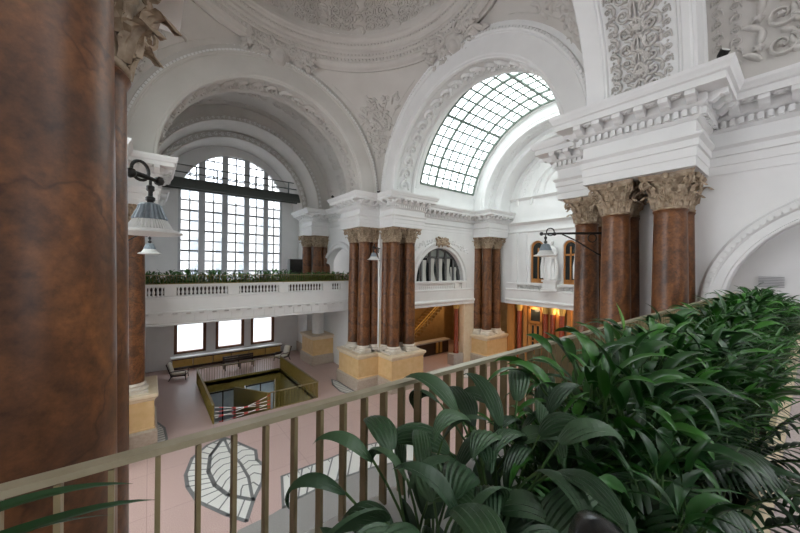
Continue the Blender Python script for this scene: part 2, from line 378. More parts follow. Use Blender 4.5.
# niche backs behind the lunette openings
for k, sg, nm in ((1, 1, 'wall_right'), (1, -1, 'wall_left'), (3, 1, 'wall_right'), (3, -1, 'wall_left'), (4, 1, 'wall_left'), (4, -1, 'wall_front'), (2, -1, 'wall_front')):
    d = T + 1.3
    g = G().poly([P(k, 9.2, sg * d, 5.2), P(k, 16.6, sg * d, 5.2), P(k, 16.6, sg * d, 10.6), P(k, 9.2, sg * d, 10.6)])
    g.poly([P(k, 9.2, sg * (T + .55), 6.5), P(k, 16.6, sg * (T + .55), 6.5), P(k, 16.6, sg * d, 6.5), P(k, 9.2, sg * d, 6.5)])
    g.poly([P(k, 9.2, sg * (T + .55), 10.6), P(k, 16.6, sg * (T + .55), 10.6), P(k, 16.6, sg * d, 10.6), P(k, 9.2, sg * d, 10.6)])
    for s_ in (9.2, 16.6): g.poly([P(k, s_, sg * (T + .55), 5.2), P(k, s_, sg * d, 5.2), P(k, s_, sg * d, 10.6), P(k, s_, sg * (T + .55), 10.6)])
    struct(nm, g, 'plaster')
# ---- arch blocks, vaults, ribs
for k in (1, 2, 3, 4):
    g = G()
    PA = [(6.9, 5.50), (6.9, 6.42), (6.86, 6.45), (6.86, 6.50), (6.80, 6.56), (6.84, 6.66), (6.9, 6.70), (6.9, 6.9), (7.2, 6.97), (8.9, 6.97),
          (8.9, 6.80), (8.84, 6.70), (8.84, 6.45), (8.9, 6.40), (8.9, 5.55), (8.84, 5.50), (8.84, 5.36), (8.80, 5.32), (8.66, 5.32), (8.62, 5.36), (8.58, 5.36), (8.54, 5.42),
          (7.26, 5.42), (7.22, 5.36), (7.18, 5.36), (7.14, 5.32), (6.98, 5.32), (6.94, 5.36), (6.94, 5.44)]
    if k == 3: PA = [(a + (.65 if a > 8 else .32 if 7.1 < a < 7.3 and r < 6 else 0), r) for a, r in PA]
    arcsweep(g, k, [(a, r + (.13 if k == 2 and r < 5.75 else 0)) for a, r in PA], 72)
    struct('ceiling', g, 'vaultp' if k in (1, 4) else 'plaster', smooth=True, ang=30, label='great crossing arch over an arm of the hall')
    # bead row on the archivolt
    gb = G()
    for i in range(1, 110):
        a = pi * i / 110; c = P(k, 6.87, 6.60 * cos(a), SP + 6.60 * sin(a)); c2 = P(k, 6.77, 6.60 * cos(a), SP + 6.60 * sin(a))
        da = .011
        pts = [P(k, s_, r * cos(a + q), SP + r * sin(a + q)) for s_ in (6.84, 6.775) for r, q in ((6.56, -da), (6.65, -da), (6.65, da), (6.56, da))]
        gb.hexa(pts)
    if k in (1, 2): struct('trim_1', gb, 'plaster', label='bead moulding along a crossing arch')
    # barrel vault
    if k == 4:
        g = G()
        for a, b in ((8.85, 10.45), (16.6, 17.15)): arcsweep(g, k, [(a, T), (b, T), (b, T + .3), (a, T + .3)], 64)
        for a, b in ((0, .22), (pi - .22, pi)): arcsweep(g, k, [(10.45, T), (16.6, T), (16.6, T + .3), (10.45, T + .3)], 8, a, b)
        struct('ceiling', g, 'vaultp', smooth=True, ang=30, label='barrel vault with a skylight over the left arm')
        struct('window_11', arcsweep(G(), k, [(10.45, T + .1), (16.6, T + .1), (16.6, T + .12), (10.45, T + .12)], 48, .22, pi - .22), 'skyglass', smooth=True, label='glass skylight of the left arm', cat='window')  # unseen skylight, added to bring more light into the crossing
    elif k != 2:
        g = arcsweep(G(), k, [(8.85, T), (VE[k] + .3, T), (VE[k] + .3, T + .3), (8.85, T + .3)], 64)
        struct('ceiling', g, 'vaultp', smooth=True, ang=30, label='barrel vault over an arm of the hall')
# arm 2 barrel vault carries the skylight: two strips, sides and the frame gap
A0, A1 = radians(12.7), radians(167.3)
S0, S1 = 10.45, 16.6
g = G()
arcsweep(g, 2, [(8.85, T), (S0, T), (S0, T + .3), (8.85, T + .3)], 64)
arcsweep(g, 2, [(S1, T), (VE[2] + .3, T), (VE[2] + .3, T + .3), (S1, T + .3)], 64)
arcsweep(g, 2, [(S0, T), (S1, T), (S1, T + .3), (S0, T + .3)], 8, A1, pi)
arcsweep(g, 2, [(S0, T), (S1, T), (S1, T + .3), (S0, T + .3)], 8, 0, A0)
struct('ceiling', g, 'plaster', smooth=True, ang=30, label='white barrel vault with the long skylight')
# end ribs and tympana
def endrib(k, segs, wallz, name):
    """segs: (s0, r_outer, r_inner, s1)"""
    for s0, ro, ri, s1 in segs:
        g = arcsweep(G(), k, [(s0, ro + .15), (s0, ri + .42), (s0 - .05, ri + .38), (s0 - .05, ri + .30), (s0, ri + .26), (s0, ri + .10), (s0 - .05, ri + .06), (s0, ri), (s1, ri), (s1, ro + .15)], 64)
        struct('ceiling', g, 'vaultp' if k == 1 else 'plaster', smooth=True, ang=30, label='stepped rib at the end of an arm')
endrib(1, [(14.8, T, 5.85, 17.15), (17.1, 5.9, 5.35, 19.6)], 0, '')
endrib(2, [(16.85, T, 5.85, 18.3), (18.25, 5.9, 5.2, 19.7)], 0, '')
WT0, WT1, WZ = -3.8, 4.3, 13.75        # arm 1 great window
TC = .35
# end wall of arm 1 with great window, lunette and three shop-height windows below
g = wallgrid(G(), lambda x, z, d: P(1, 19.5 + d, x, z), -5.95, 5.95, 5.3, SP + 5.5, [(WT0, WT1, 6.75, 14.35), (TC - 4.1, TC + 4.1, 14.42, 13.5, 'arch')], .35, 30)
struct('wall_back', g, 'plaster')
GW = [(-3.98, -1.78), (-1.1, 1.12), (1.66, 3.7)]
g = wallgrid(G(), lambda x, z, d: P(1, 19.5 + d, x, z), -5.95, 5.95, 0, 5.3, [(a, b, 1.1, 3.55) for a, b in GW], .35)
struct('wall_back', g, 'plaster')
# end walls of the other arms: big plain openings (behind or beside the viewer) let daylight in
for k in (3, 4):
    g = wallgrid(G(), lambda x, z, d: P(k, AE[k] + d, x, z), -7.2, 7.2, 0, SP + 7.1, ([(-1.2, 1.2, 7.5, 9.0, 'arch')] if k == 3 else [(-4.1, 4.1, 6.9, 12.5, 'arch'), (-5, 5, .5, 4.6)]), .35, 30)
    struct('wall_front' if k == 3 else 'wall_left', g, 'plaster')
# ---- pendentives
def pend(a, t, h=0):
    R = T * 0 + 6.9 * sqrt(2) - h
    lim = 6.9 / max(cos(a), sin(a)); rho = 6.9 + (lim - 6.9) * t
    rho = min(rho, 6.9 * sqrt(2) - 1e-4); hh = sqrt(max(0, (6.9 * sqrt(2)) ** 2 - rho * rho)); f = R / (6.9 * sqrt(2))
    return rho * f, hh * f
for qx in (1, -1):
    for qy in (1, -1):
        def fn(i, j):
            a = i * pi / 2; r, z = pend(a, j); return (CX + qx * r * cos(a), CY + qy * r * sin(a), SP + z)
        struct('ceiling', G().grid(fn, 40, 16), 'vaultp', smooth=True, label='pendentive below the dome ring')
# ---- ring and dome
ZR = SP + 6.9
ring = [(7.02, .06), (6.9, -.06), (6.75, -.12), (6.70, -.05), (6.62, -.02), (6.55, -.08), (6.45, -.03), (6.40, .08), (6.36, .12), (6.30, .14), (6.27, .40), (6.20, .44), (6.15, .55), (6.08, .58), (6.0, .60), (5.97, .72), (5.86, .80), (5.80, .92), (5.72, .96), (5.66, 1.06), (5.58, 1.10), (5.55, 1.25), (5.62, 1.3)]
struct('trim_2', G().lathe(ring, 128, (CX, CY, ZR), cap=False), 'vaultp', smooth=True, ang=25, label='moulded ring under the dome')
dome_r = lambda t: (5.62 * cos(t), ZR + 1.3 + 3.4 * sin(t))
g = G().grid(lambda i, j: (CX + dome_r(j * pi / 2)[0] * cos(2 * pi * i), CY + dome_r(j * pi / 2)[0] * sin(2 * pi * i), dome_r(j * pi / 2)[1]), 96, 16, True)
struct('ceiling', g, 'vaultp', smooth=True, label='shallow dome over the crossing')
g = G()
for i in range(190):       # egg pattern round the ring
    a = 2 * pi * i / 190
    if sin(a) < -.55 and cos(a) < .4: continue
    c = (CX + 6.275 * cos(a), CY + 6.275 * sin(a), ZR + .27); t = Vector((-sin(a), cos(a), 0)); n_ = Vector((-cos(a), -sin(a), 0)); c = Vector(c)
    vs = [c + t * x + Vector((0, 0, z)) + n_ * d for x, z, d in ((-.075, 0, -.01), (0, -.11, -.01), (.075, 0, -.01), (0, .11, -.01), (0, 0, .075))]
    g.add(vs, [(0, 1, 4), (1, 2, 4), (2, 3, 4), (3, 0, 4)])
    for z, r in ((.50, 6.17), (.85, 5.83)):
        c = Vector((CX + r * cos(a), CY + r * sin(a), ZR + z)); vs = [c + t * x + Vector((0, 0, zz)) + n_ * d for x, zz, d in ((-.06, -.04, -.05), (.06, -.04, -.05), (.06, .05, -.05), (-.06, .05, -.05), (-.04, -.03, .06), (.04, -.03, .06), (.04, .03, .06), (-.04, .03, .06))]
        g.hexa(vs)
struct('trim_3', g, 'vaultp', label='egg pattern round the dome ring')
# ---- entablature of every corner
ENT = [(-.6, 10.85), (.02, 10.85), (.02, 11.08), (.04, 11.1), (.04, 11.33), (.08, 11.35), (.08, 11.52), (.16, 11.6), (.16, 11.66), (.02, 11.69), (.02, 12.0), (.06, 12.02), (.12, 12.08), (.12, 12.27),
       (.2, 12.31), (.24, 12.36), (.24, 12.56), (.62, 12.58), (.62, 12.75), (.68, 12.78), (.70, 12.84), (.75, 12.92), (.77, 13.0), (-.6, 13.02)]
def entab(qx, qy, path):
    mp = lambda u, v, z: (CX + qx * u, CY + qy * v, z)
    # the room lies on the side of smaller u and v; travel runs from the arm in v towards the arm in u, so the room is on the right
    g = G().sweep(path, [(-o, z) for o, z in ENT], mp)
    struct('trim_4', g, 'plaster', label='white entablature round a corner pier')
    gd = G()
    for a, b in zip(path, path[1:]):
        a = Vector(a); b = Vector(b); d = (b - a); L = d.length; d.normalize(); n = Vector((d.y, -d.x))
        def bx(c, w, o0, o1, z0, z1):
            p0 = c - d * w / 2; p1 = c + d * w / 2
            q = [p0 + n * o0, p1 + n * o0, p1 + n * o1, p0 + n * o1]
            gd.hexa([mp(p.x, p.y, z0) for p in q] + [mp(p.x, p.y, z1) for p in q])
        m = int((L + .2) / .17)
        for i in range(m): bx(a + d * ((i + .5) * (L + .2) / m - .1), .095, .10, .215, 12.10, 12.27)
        m = max(1, round((L + .5) / .52))
        for i in range(m):
            c = a + d * ((i + .5) * (L + .5) / m - .25)
            # scrolled bracket: deep at the back, thin at the front, a curl below
            pr = [(.22, 12.36), (.32, 12.33), (.40, 12.38), (.46, 12.45), (.52, 12.43), (.58, 12.47), (.58, 12.58), (.22, 12.58)]
            vs = []
            for e in (-.1, .1):
                for o, z in pr:
                    p = c + d * e + n * o; vs.append(mp(p.x, p.y, z))
            K = len(pr)
            gd.add(vs, [tuple(range(K)), tuple(range(2 * K - 1, K - 1, -1))] + [(j, (j + 1) % K, K + (j + 1) % K, K + j) for j in range(K)])
            if i < m - 1:     # rosette in the soffit between brackets
                cc = c + d * (L + .5) / m / 2 + n * .42
                w = mp(cc.x, cc.y, 12.575)
                gd.lathe([(.0, -.06), (.05, -.055), (.06, -.03), (.11, -.04), (.13, 0)], 8, w)
    struct('trim_5', gd, 'plaster', label='dentils and brackets under a cornice')
main = [(6.95, 9.55), (5.32, 9.55), (5.32, 6.9), (6.9, 6.9), (6.9, 5.32), (9.55, 5.32), (9.55, 6.95)]
entab(1, 1, [(5.9, 17.1), (5.32, 17.1), (5.32, 14.8), (6.95, 14.8)] + main + [(16.85, 6.95), (16.85, 5.32), (19.6, 5.32)])
entab(-1, 1, [(5.9, 17.1), (5.32, 17.1), (5.32, 14.8), (6.95, 14.8)] + main + [(16.85, 6.95)])
entab(1, -1, [(6.95, 16.5)] + main + [(16.85, 6.95), (16.85, 5.32), (19.6, 5.32)])
entab(-1, -1, [(6.95, 16.5)] + main + [(16.5, 6.95)])
# ---- archivolts of the lunette arches
def archivolt(k, sg, sc=12.9, r=2.65, z=7.1, beads=True):
    g = G(); prof = [(0.0, r), (.07, r), (.09, r + .05), (.05, r + .08), (.05, r + .26), (.10, r + .28), (.14, r + .36), (.12, r + .45), (.06, r + .48), (.0, r + .52), (-.05, r + .52), (-.05, r)]
    n = 48
    vs = [P(k, sc + rr * cos(pi * i / n), sg * (T - o), z + rr * sin(pi * i / n)) for i in range(n + 1) for o, rr in prof]; m = len(prof)
    g.add(vs, [(i * m + j, (i + 1) * m + j, (i + 1) * m + (j + 1) % m, i * m + (j + 1) % m) for i in range(n) for j in range(m)])
    for e in (0, 1):       # straight legs down to the gallery
        s0 = sc + (1 if e == 0 else -1) * r; d = 1 if e == 0 else -1
        pp = [(s0 + d * (rr - r), o) for o, rr in prof]
        vs = [P(k, a, sg * (T - o), zz) for zz in (z, 6.5) for a, o in pp]
        g.add(vs, [(j, (j + 1) % m, m + (j + 1) % m, m + j) for j in range(m)])
    if beads:
        for i in range(62):
            a = pi * (i + .5) / 62; da = .017
            g.hexa([P(k, sc + rr * cos(a + q), sg * (T - o), z + rr * sin(a + q)) for o in (.09, .17) for rr, q in ((r + .30, -da), (r + .41, -da), (r + .41, da), (r + .30, da))])
    struct('trim_6', g, 'plaster', label='moulded arch surround on a side wall')
archivolt(2, 1); archivolt(3, 1, 12.5); archivolt(1, 1); archivolt(1, -1)
# ================================================================== GALLERIES AND BALUSTRADES
def balcony(k, sf, back, t0, t1, label):
    g = G()
    # slab and front: profile in (s, z), run across t
    pr = [(sf + .12, 4.85), (sf + .12, 4.98), (sf + .08, 5.0), (sf + .08, 5.44), (sf, 5.48), (sf - .08, 5.54), (sf - .08, 5.60), (sf + .02, 5.64), (sf + .02, 6.34), (sf - .02, 6.36), (sf - .02, 6.44), (sf + .02, 6.46), (sf + .4, 6.46), (sf + .4, 6.5), (back, 6.5), (back, 4.85)]
    K = len(pr); vs = [P(k, s_, t, z) for t in (t0, t1) for s_, z in pr]
    g.add(vs, [(j, (j + 1) % K, K + (j + 1) % K, K + j) for j in range(K)] + [tuple(range(K)), tuple(range(2 * K - 1, K - 1, -1))])
    o = struct('floor', g, 'plaster', label=label)
    # fine fluting on the lower band
    gl = G(); n = int((t1 - t0) / .62)
    for i in range(n):
        t = t0 + (t1 - t0) * (i + .5) / n
        a = P(k, sf + .045, t - .012, 5.02); b = P(k, sf + .1, t + .012, 5.42)
        gl.box(tuple(min(x, y) for x, y in zip(a, b)), tuple(max(x, y) for x, y in zip(a, b)))
        a = P(k, sf - .1, t - .2, 5.46); b = P(k, sf + .05, t + .2, 5.53); gl.box(tuple(min(x, y) for x, y in zip(a, b)), tuple(max(x, y) for x, y in zip(a, b)))
    struct('trim_7', gl, 'plaster', label='fine panel lines on a gallery front')
def bxk(g, k, s0, s1, t0, t1, z0, z1):
    a = P(k, s0, t0, z0); b = P(k, s1, t1, z1)
    g.box(tuple(min(x, y) for x, y in zip(a, b)), tuple(max(x, y) for x, y in zip(a, b)))
def swapbx(g, k, sg, sc, tt, s0, s1, t0, t1, z0, z1): bxk(g, k, s0, s1, t0, t1, z0, z1)
BAL = G().lathe([(.07, 0), (.07, .04), (.045, .06), (.05, .09), (.072, .15), (.065, .22), (.035, .30), (.045, .335), (.04, .36), (.07, .38), (.07, .42)], 8).build('baluster', 'plaster', smooth=True, ang=40)
BALM = BAL.data; bpy.data.objects.remove(BAL)
def balustrade(label, frame, a0, a1, groups, z=6.46, h=.66, group=None, pitch=.2):
    """frame(a, d, z): a along, d depth; posts fill what the baluster groups leave"""
    c = frame((a0 + a1) / 2, .15, z); t = thing('balustrade', label, 'balustrade', c, group)
    def bx(g, x0, x1, d0, d1, z0, z1):
        p = frame(x0, d0, z0); q = frame(x1, d1, z1); g.box(tuple(min(x, y) for x, y in zip(p, q)), tuple(max(x, y) for x, y in zip(p, q))); return g
    g = G(); bx(g, a0, a1, -.03, .33, z + h - .16, z + h - .04); bx(g, a0, a1, -.06, .36, z + h - .10, z + h); g.build('coping', 'plaster', t)
    e = a0
    for x0, x1 in list(groups) + [(a1, a1)]:
        if x0 - e > .05: bx(G(), e, x0, 0, .3, z, z + h - .16).build('post', 'plaster', t)
        e = x1
        n = int(round((x1 - x0) / pitch))
        for i in range(n):
            p = frame(x0 + (i + .5) * (x1 - x0) / n, .15, z)
            o = bpy.data.objects.new('baluster', BALM); COL.objects.link(o); o.parent = t; o.location = Vector(p) - Vector(c); o.scale = (1, 1, (h - .16) / .42)
    return t
balcony(1, 10.2, 19.5, -6.95, 6.95, 'white gallery floor over the far window bay')
balcony(3, 10.2, 19.65, -6.95, 6.95, 'gallery floor where the viewer stands')
GR = [(-6.6, -5.65), (-5.65 + .6, -4.9), (-4.35, -1.8), (-1.2, 1.2), (1.8, 4.3), (4.95, 5.7)]
GR = [(-5.65, -4.9), (-4.35, -1.8), (-1.2, 1.2), (1.8, 4.3), (4.95, 5.7)]
balustrade('white balustrade along the far gallery under the green planting', lambda a, d, z: P(1, 10.2 + d, a, z), -6.95, 6.95, GR)
balustrade('white balustrade of the near gallery carrying the metal railing', lambda a, d, z: P(3, 10.2 + d, a, z), -6.95, 6.95, [])
# paved top of the near gallery floor
g = G(); g.box((-1.4, -8.2, 6.5), (12.5, .95, 6.51)); struct('floor', g, 'deck', label='speckled pinkish gallery floor beside the planters')
# balcony in the arch on arm 2's far wall and on its end wall
def ledge(k, f0, f1, map_, label):
    g = G(); pr = [(0, 5.1), (-.06, 5.12), (-.06, 5.3), (-.14, 5.42), (-.14, 5.5), (-.06, 5.55), (-.02, 5.6), (-.02, 6.3), (-.05, 6.34), (-.05, 6.42), (0, 6.46), (.5, 6.46), (.5, 5.1)]
    K = len(pr); vs = [map_(a, d, z) for a in (f0, f1) for d, z in pr]
    g.add(vs, [(j, (j + 1) % K, K + (j + 1) % K, K + j) for j in range(K)] + [tuple(range(K)), tuple(range(2 * K - 1, K - 1, -1))])
    return struct('trim_8', g, 'plaster', label=label)
fr2 = lambda a, d, z: P(2, a, T - .12 + d, z)
ledge(2, 9.6, 16.85, fr2, 'white balcony front under the curtained arch')
balustrade('white balustrade below the curtained arch window', fr2, 10.0, 15.9, [(10.4, 14.4), (14.9, 15.3)], 6.46, .62)
fr2e = lambda a, d, z: P(2, 19.35 + d, a, z)
ledge(2, -5.32, 5.32, fr2e, 'white balcony front under the statues')
balustrade('white balustrade below the statues on the end wall', fr2e, -5.32, 5.32, [(-4.2, -2.1), (-.7, .7), (2.0, 4.2)], 6.46, .5)
# ================================================================== COLUMNS
def make_capital_mesh():
    g = G()
    bell = [(.37, 0), (.40, .02), (.40, .05), (.37, .07), (.365, .2), (.37, .45), (.40, .6), (.47, .72)]
    g.lathe(bell, 24)
    def acan(a, z0, h, w, out, r0):
        ca, sa = cos(a), sin(a)
        def f(i, j):
            x = (i - .5) * 2; t = j
            ww = w * (.75 + .45 * sin(pi * min(1, t * 1.05))) * (1 - .55 * max(0, t - .7) / .3)
            lobes = 1 + .28 * cos(t * 24)
            r = r0 + .01 + out * (t ** 2.6) + .055 * (1 - abs(x)) - .035 * abs(sin(x * 6)) * (1 - .5 * t)
            zz = z0 + h * (sin(min(t, .86) / .86 * pi / 2) if t < .86 else 1 - (t - .86) * 1.6)
            y = x * ww * lobes
            return (ca * r - sa * y, sa * r + ca * y, zz)
        g.grid(f, 8, 12)
    for i in range(8): acan(2 * pi * i / 8 + pi / 8, .06, .31, .115, .21, .37)
    for i in range(8): acan(2 * pi * i / 8, .20, .40, .105, .27, .385)
    for i in range(4):      # corner scrolls under the abacus
        a = pi / 4 + i * pi / 2; ca, sa = cos(a), sin(a)
        pts = []
        for j in range(7): t = j / 6; pts.append((.40 + .22 * t * t, .38 + .34 * t))
        for j in range(14): q = pi / 2 - j * .62; rr = .115 * (1 - j / 17); pts.append((.62 + rr * cos(q), .615 + rr * sin(q)))
        for off in (-.035, .035): g.tube([(ca * r - sa * off, sa * r + ca * off, z) for r, z in pts], [.032 - .0008 * m for m in range(len(pts))], 6)
        for sg in (1, -1):  # small inner scrolls
            b = a + sg * .55; cb, sb = cos(b), sin(b); p2 = []
            for j in range(12): q = pi / 2 - j * .6; rr = .055 * (1 - j / 14); p2.append((.02 + sg * rr * cos(q) * -1, .655 + rr * sin(q)))
            g.tube([(cb * .46 - sb * x, sb * .46 + cb * x, z) for x, z in p2], .02, 5)
        acan(a, .36, .26, .08, .24, .40)
    # concave abacus
    pl = []
    for i in range(4):
        a = i * pi / 2
        for j in range(9):
            t = (j / 8 - .5) * 2 * .93; x = .46 + .10 * t * t; y = t * .56
            pl.append((x * cos(a) - y * sin(a), x * sin(a) + y * cos(a)))
    for z0, z1, s0, s1 in ((.72, .78, .92, 1.0), (.78, .85, 1.0, 1.03)):
        n = len(pl); vs = [(x * s0, y * s0, z0) for x, y in pl] + [(x * s1, y * s1, z1) for x, y in pl]
        g.add(vs, [(i, (i + 1) % n, n + (i + 1) % n, n + i) for i in range(n)] + [tuple(range(n))[::-1], tuple(range(n, 2 * n))])
    for i in range(4): a = i * pi / 2; g.lathe([(0, .09), (.05, .08), (.075, 0), (.05, -.06), (0, -.07)], 8, (.50 * cos(a), .50 * sin(a), .78))
    return g
CAPM = [None, {}]; CH = 1.14
def make_column(hs, loc, label, group, rz=0):
    """base .45, shaft hs, capital .85"""
    t = thing('column', label, 'column', loc, group)
    if hs not in CAPM[1]:
        b = G(); b.box((-.56, -.56, 0), (.56, .56, .12)); b.lathe([(.56, .12), (.58, .17), (.56, .23), (.48, .25), (.455, .29), (.48, .33), (.50, .36), (.48, .40), (.45, .42), (.44, .45)], 32)
        bo = b.build('base', 'colbase', smooth=True, ang=35)
        s = G(); pr = [(.425 + .012 * sin(pi * i / 12) - .055 * (i / 12) ** 1.6, .45 + hs * i / 12) for i in range(13)]
        pr += [(.39, .45 + hs - .06), (.405, .45 + hs - .03), (.39, .45 + hs)]; pr[12] = (.372, .45 + hs - .10)
        so = s.lathe(pr, 48).build('shaft', 'marble', smooth=True, ang=40)
        c = make_capital_mesh(); c.v = [(x * (1 + .1 * min(1, z / .3)), y * (1 + .1 * min(1, z / .3)), z * CH + .45 + hs) for x, y, z in c.v]
        co = c.build('capital', 'gilt', smooth=True, ang=50)
        CAPM[1][hs] = [o.data for o in (bo, so, co)]
        for o in (bo, so, co): bpy.data.objects.remove(o)
    for n, me in zip(('base', 'shaft', 'capital'), CAPM[1][hs]):
        o = bpy.data.objects.new(n, me); COL.objects.link(o); o.parent = t
    t.rotation_euler.z = rz
    return t
def uv(qx, qy, u, v, z=2.4): return (CX + qx * u, CY + qy * v, z)
HS = 7.03
for qx, qy, u, v, lab in [
    (-1, -1, 6.1, 8.9, 'huge dark brown marble column nearest the viewer, filling the left edge'),
    (-1, -1, 6.1, 7.55, 'tall brown column just behind the huge near column, only a strip and curling capital seen'),
    (-1, 1, 6.1, 7.55, 'brown column on the far left pier behind the bell lamps'),
    (-1, 1, 7.55, 6.1, 'column of the far left pier hidden behind the nearest column'),
    (1, 1, 6.1, 8.9, 'leftmost dark column of the centre pier, beside the far gallery'),
    (1, 1, 6.1, 7.55, 'second column from the left on the centre pier, on its left block corner'),
    (1, 1, 6.95, 7.55, 'shaded column in the notch of the centre pier, left of its pair'),
    (1, 1, 6.95, 8.9, 'rear wall column at the left of the centre pier, behind the front two'),
    (1, 1, 7.55, 6.95, 'orange-lit column in the notch of the centre pier, right of its pair'),
    (1, 1, 7.55, 6.1, 'front column on the right block corner of the centre pier'),
    (1, 1, 8.9, 6.95, 'sliver of a rear column between the two right columns of the centre pier'),
    (1, 1, 8.9, 6.1, 'rightmost column of the centre pier, next to the curtained arch'),
    (1, -1, 6.1, 8.9, 'wide brown column with big capital at the right end of the right pier'),
    (1, -1, 6.1, 7.55, 'brown column in the middle of the right pier above the plants'),
    (1, -1, 7.55, 6.1, 'leftmost column of the right pier, carrying the bell lamp bracket'),
    (1, -1, 6.95, 8.9, 'narrow rear column at the far right edge of the right pier'),
    (1, -1, 6.95, 7.55, 'dark rear column seen between the middle and right columns of the right pier'),
    (1, -1, 8.9, 6.1, 'column of the right pier hidden behind its leftmost column'),
    (1, 1, 17.7, 6.1, 'front column on the corner of the distant pier right of the curtained arch'),
    (1, 1, 19.0, 6.1, 'right front column of the distant pier right of the curtained arch'),
    (1, 1, 17.45, 6.95, 'dark left rear column of the distant pier right of the curtained arch'),
    (1, 1, 19.3, 6.6, 'rightmost rear column of the distant pier beside the statue wall')]:
    make_column(HS, uv(qx, qy, u, v), lab, 'brown marble columns of the crossing')
for u, v, lab in [(6.15, 15.5, 'middle short column on the far gallery beside the great window'), (5.5, 16.3, 'left short column on the far gallery in shade'), (6.95, 15.6, 'right short column on the far gallery against the wall')]:
    make_column(2.93, uv(1, 1, u, v, 6.5), lab, 'short columns on the far gallery')
# ---- pedestals
def pedestal(path, mp, label, loc, cap_poly):
    t = thing('pedestal', label, 'pedestal', loc, 'stone pedestals of the piers')
    G().sweep(path, [(-o, z) for o, z in [(-.4, 0), (.13, 0), (.13, .70), (.09, .76), (.05, .80), (-.4, .80)]], mp).build('plinth', 'plinth', t)
    G().sweep(path, [(-o, z) for o, z in [(-.4, .80), (.05, .80), (.05, .84), (.0, .88), (.0, 2.06), (-.4, 2.06)]], mp).build('die', 'sand', t)
    g = G().sweep(path, [(-o, z) for o, z in [(-.4, 2.06), (.0, 2.06), (.03, 2.10), (.06, 2.18), (.13, 2.24), (.14, 2.36), (.12, 2.39), (-.4, 2.39)]], mp)
    for q in cap_poly:
        g.poly([mp(x, y, 2.4) for x, y in q])
    g.build('cornice', 'sandl', t)
    return t
PP = [(7.0, 9.62), (5.32, 9.62), (5.32, 6.9), (6.9, 6.9), (6.9, 5.32), (9.62, 5.32), (9.62, 7.0)]
CP = [[(5.2, 6.78), (7.0, 6.78), (7.0, 9.74), (5.2, 9.74)], [(6.78, 5.2), (9.74, 5.2), (9.74, 7.0), (6.78, 7.0)]]
for qx, qy, lab in ((1, 1, 'stepped sandstone pedestal under the centre pier'), (-1, 1, 'sandstone pedestal of the far left pier beside the floor leaf'), (1, -1, 'sandstone pedestal of the right pier below the railing'), (-1, -1, 'sandstone pedestal under the near left columns')):
    mp = (lambda qx, qy: lambda u, v, z: (CX + qx * u, CY + qy * v, z))(qx, qy)
    pedestal(PP, mp, lab, (CX + qx * 6.9, CY + qy * 6.9, 0), CP)
mp = lambda u, v, z: (CX + u, CY + v, z)
pedestal([(16.75, 7.0), (16.75, 5.32), (19.64, 5.32)], mp, 'pale stone pedestal of the distant right pier', (CX + 18, CY + 6, 0), [[(16.62, 5.2), (19.64, 5.2), (19.64, 7.0), (16.62, 7.0)]])
pt = pedestal([(6.95, 16.3), (5.15, 16.3), (5.15, 13.9), (6.95, 13.9)], mp, 'brown stone pedestal under the far gallery by the right window', (CX + 6.2, CY + 15, 0), [[(5.03, 13.78), (6.95, 13.78), (6.95, 16.42), (5.03, 16.42)]])
g = G().lathe([(.5, 2.4), (.5, 4.86)], 24, (CX + 6.1, CY + 15.1, 0)); g.build('pillar', 'plaster', pt, smooth=True, ang=40)['label'] = 'white round pillar stump'
# ================================================================== SKYLIGHT
win = G()
def skp(s_, a, r): return P(2, s_, r * cos(a), SP + r * sin(a))
sk = struct('window_1', arcsweep(arcsweep(G(), 2, [(S0 - .05, T - .03), (S0 + .10, T - .03), (S0 + .10, T + .12), (S0 - .05, T + .12)], 60, A0, A1), 2, [(S1 - .10, T - .03), (S1 + .05, T - .03), (S1 + .05, T + .12), (S1 - .10, T + .12)], 60, A0, A1), 'skybars', label='long curved glass skylight in the white barrel vault', cat='window')
g = G().grid(lambda i, j: skp(S0 + (S1 - S0) * j, A0 + (A1 - A0) * i, T + .06), 60, 1); g.build('glass', 'skyglass', sk)
NA = 26; gb = G(); gt = G()
for i in range(NA + 1):
    a = A0 + (A1 - A0) * i / NA; thick = i in (0, 2, 7, 13, 19, 24, 26); w = .17 if thick else .115; dr = .09 if thick else .03
    q = w / 2 / T
    (gb if thick else gt).hexa([skp(s_, a + e, r) for r in (T + .07, T + .05 - dr) for s_, e in ((S0, -q), (S1, -q), (S1, q), (S0, q))])
for j in range(1, 8):
    s_ = S0 + (S1 - S0) * j / 8; thick = j in (2, 6); w = .17 if thick else .115; dr = .09 if thick else .03
    arcsweep(gb if thick else gt, 2, [(s_ - w / 2, T + .05 - dr), (s_ + w / 2, T + .05 - dr), (s_ + w / 2, T + .07), (s_ - w / 2, T + .07)], 60, A0, A1)
gb.build('rib', 'skybars', sk); gt.build('glazing_bars', 'skybars', sk)
# plain white border moulding round the skylight
g = arcsweep(G(), 2, [(S0 - .45, T - .01), (S0 - .40, T - .06), (S0 - .12, T - .06), (S0 - .08, T + .02)], 60, A0 - .06, A1 + .06)
arcsweep(g, 2, [(S1 + .45, T - .01), (S1 + .40, T - .06), (S1 + .12, T - .06), (S1 + .08, T + .02)], 60, A0 - .06, A1 + .06)
struct('trim_9', g, 'plaster', smooth=True, ang=30, label='moulded border of the skylight')
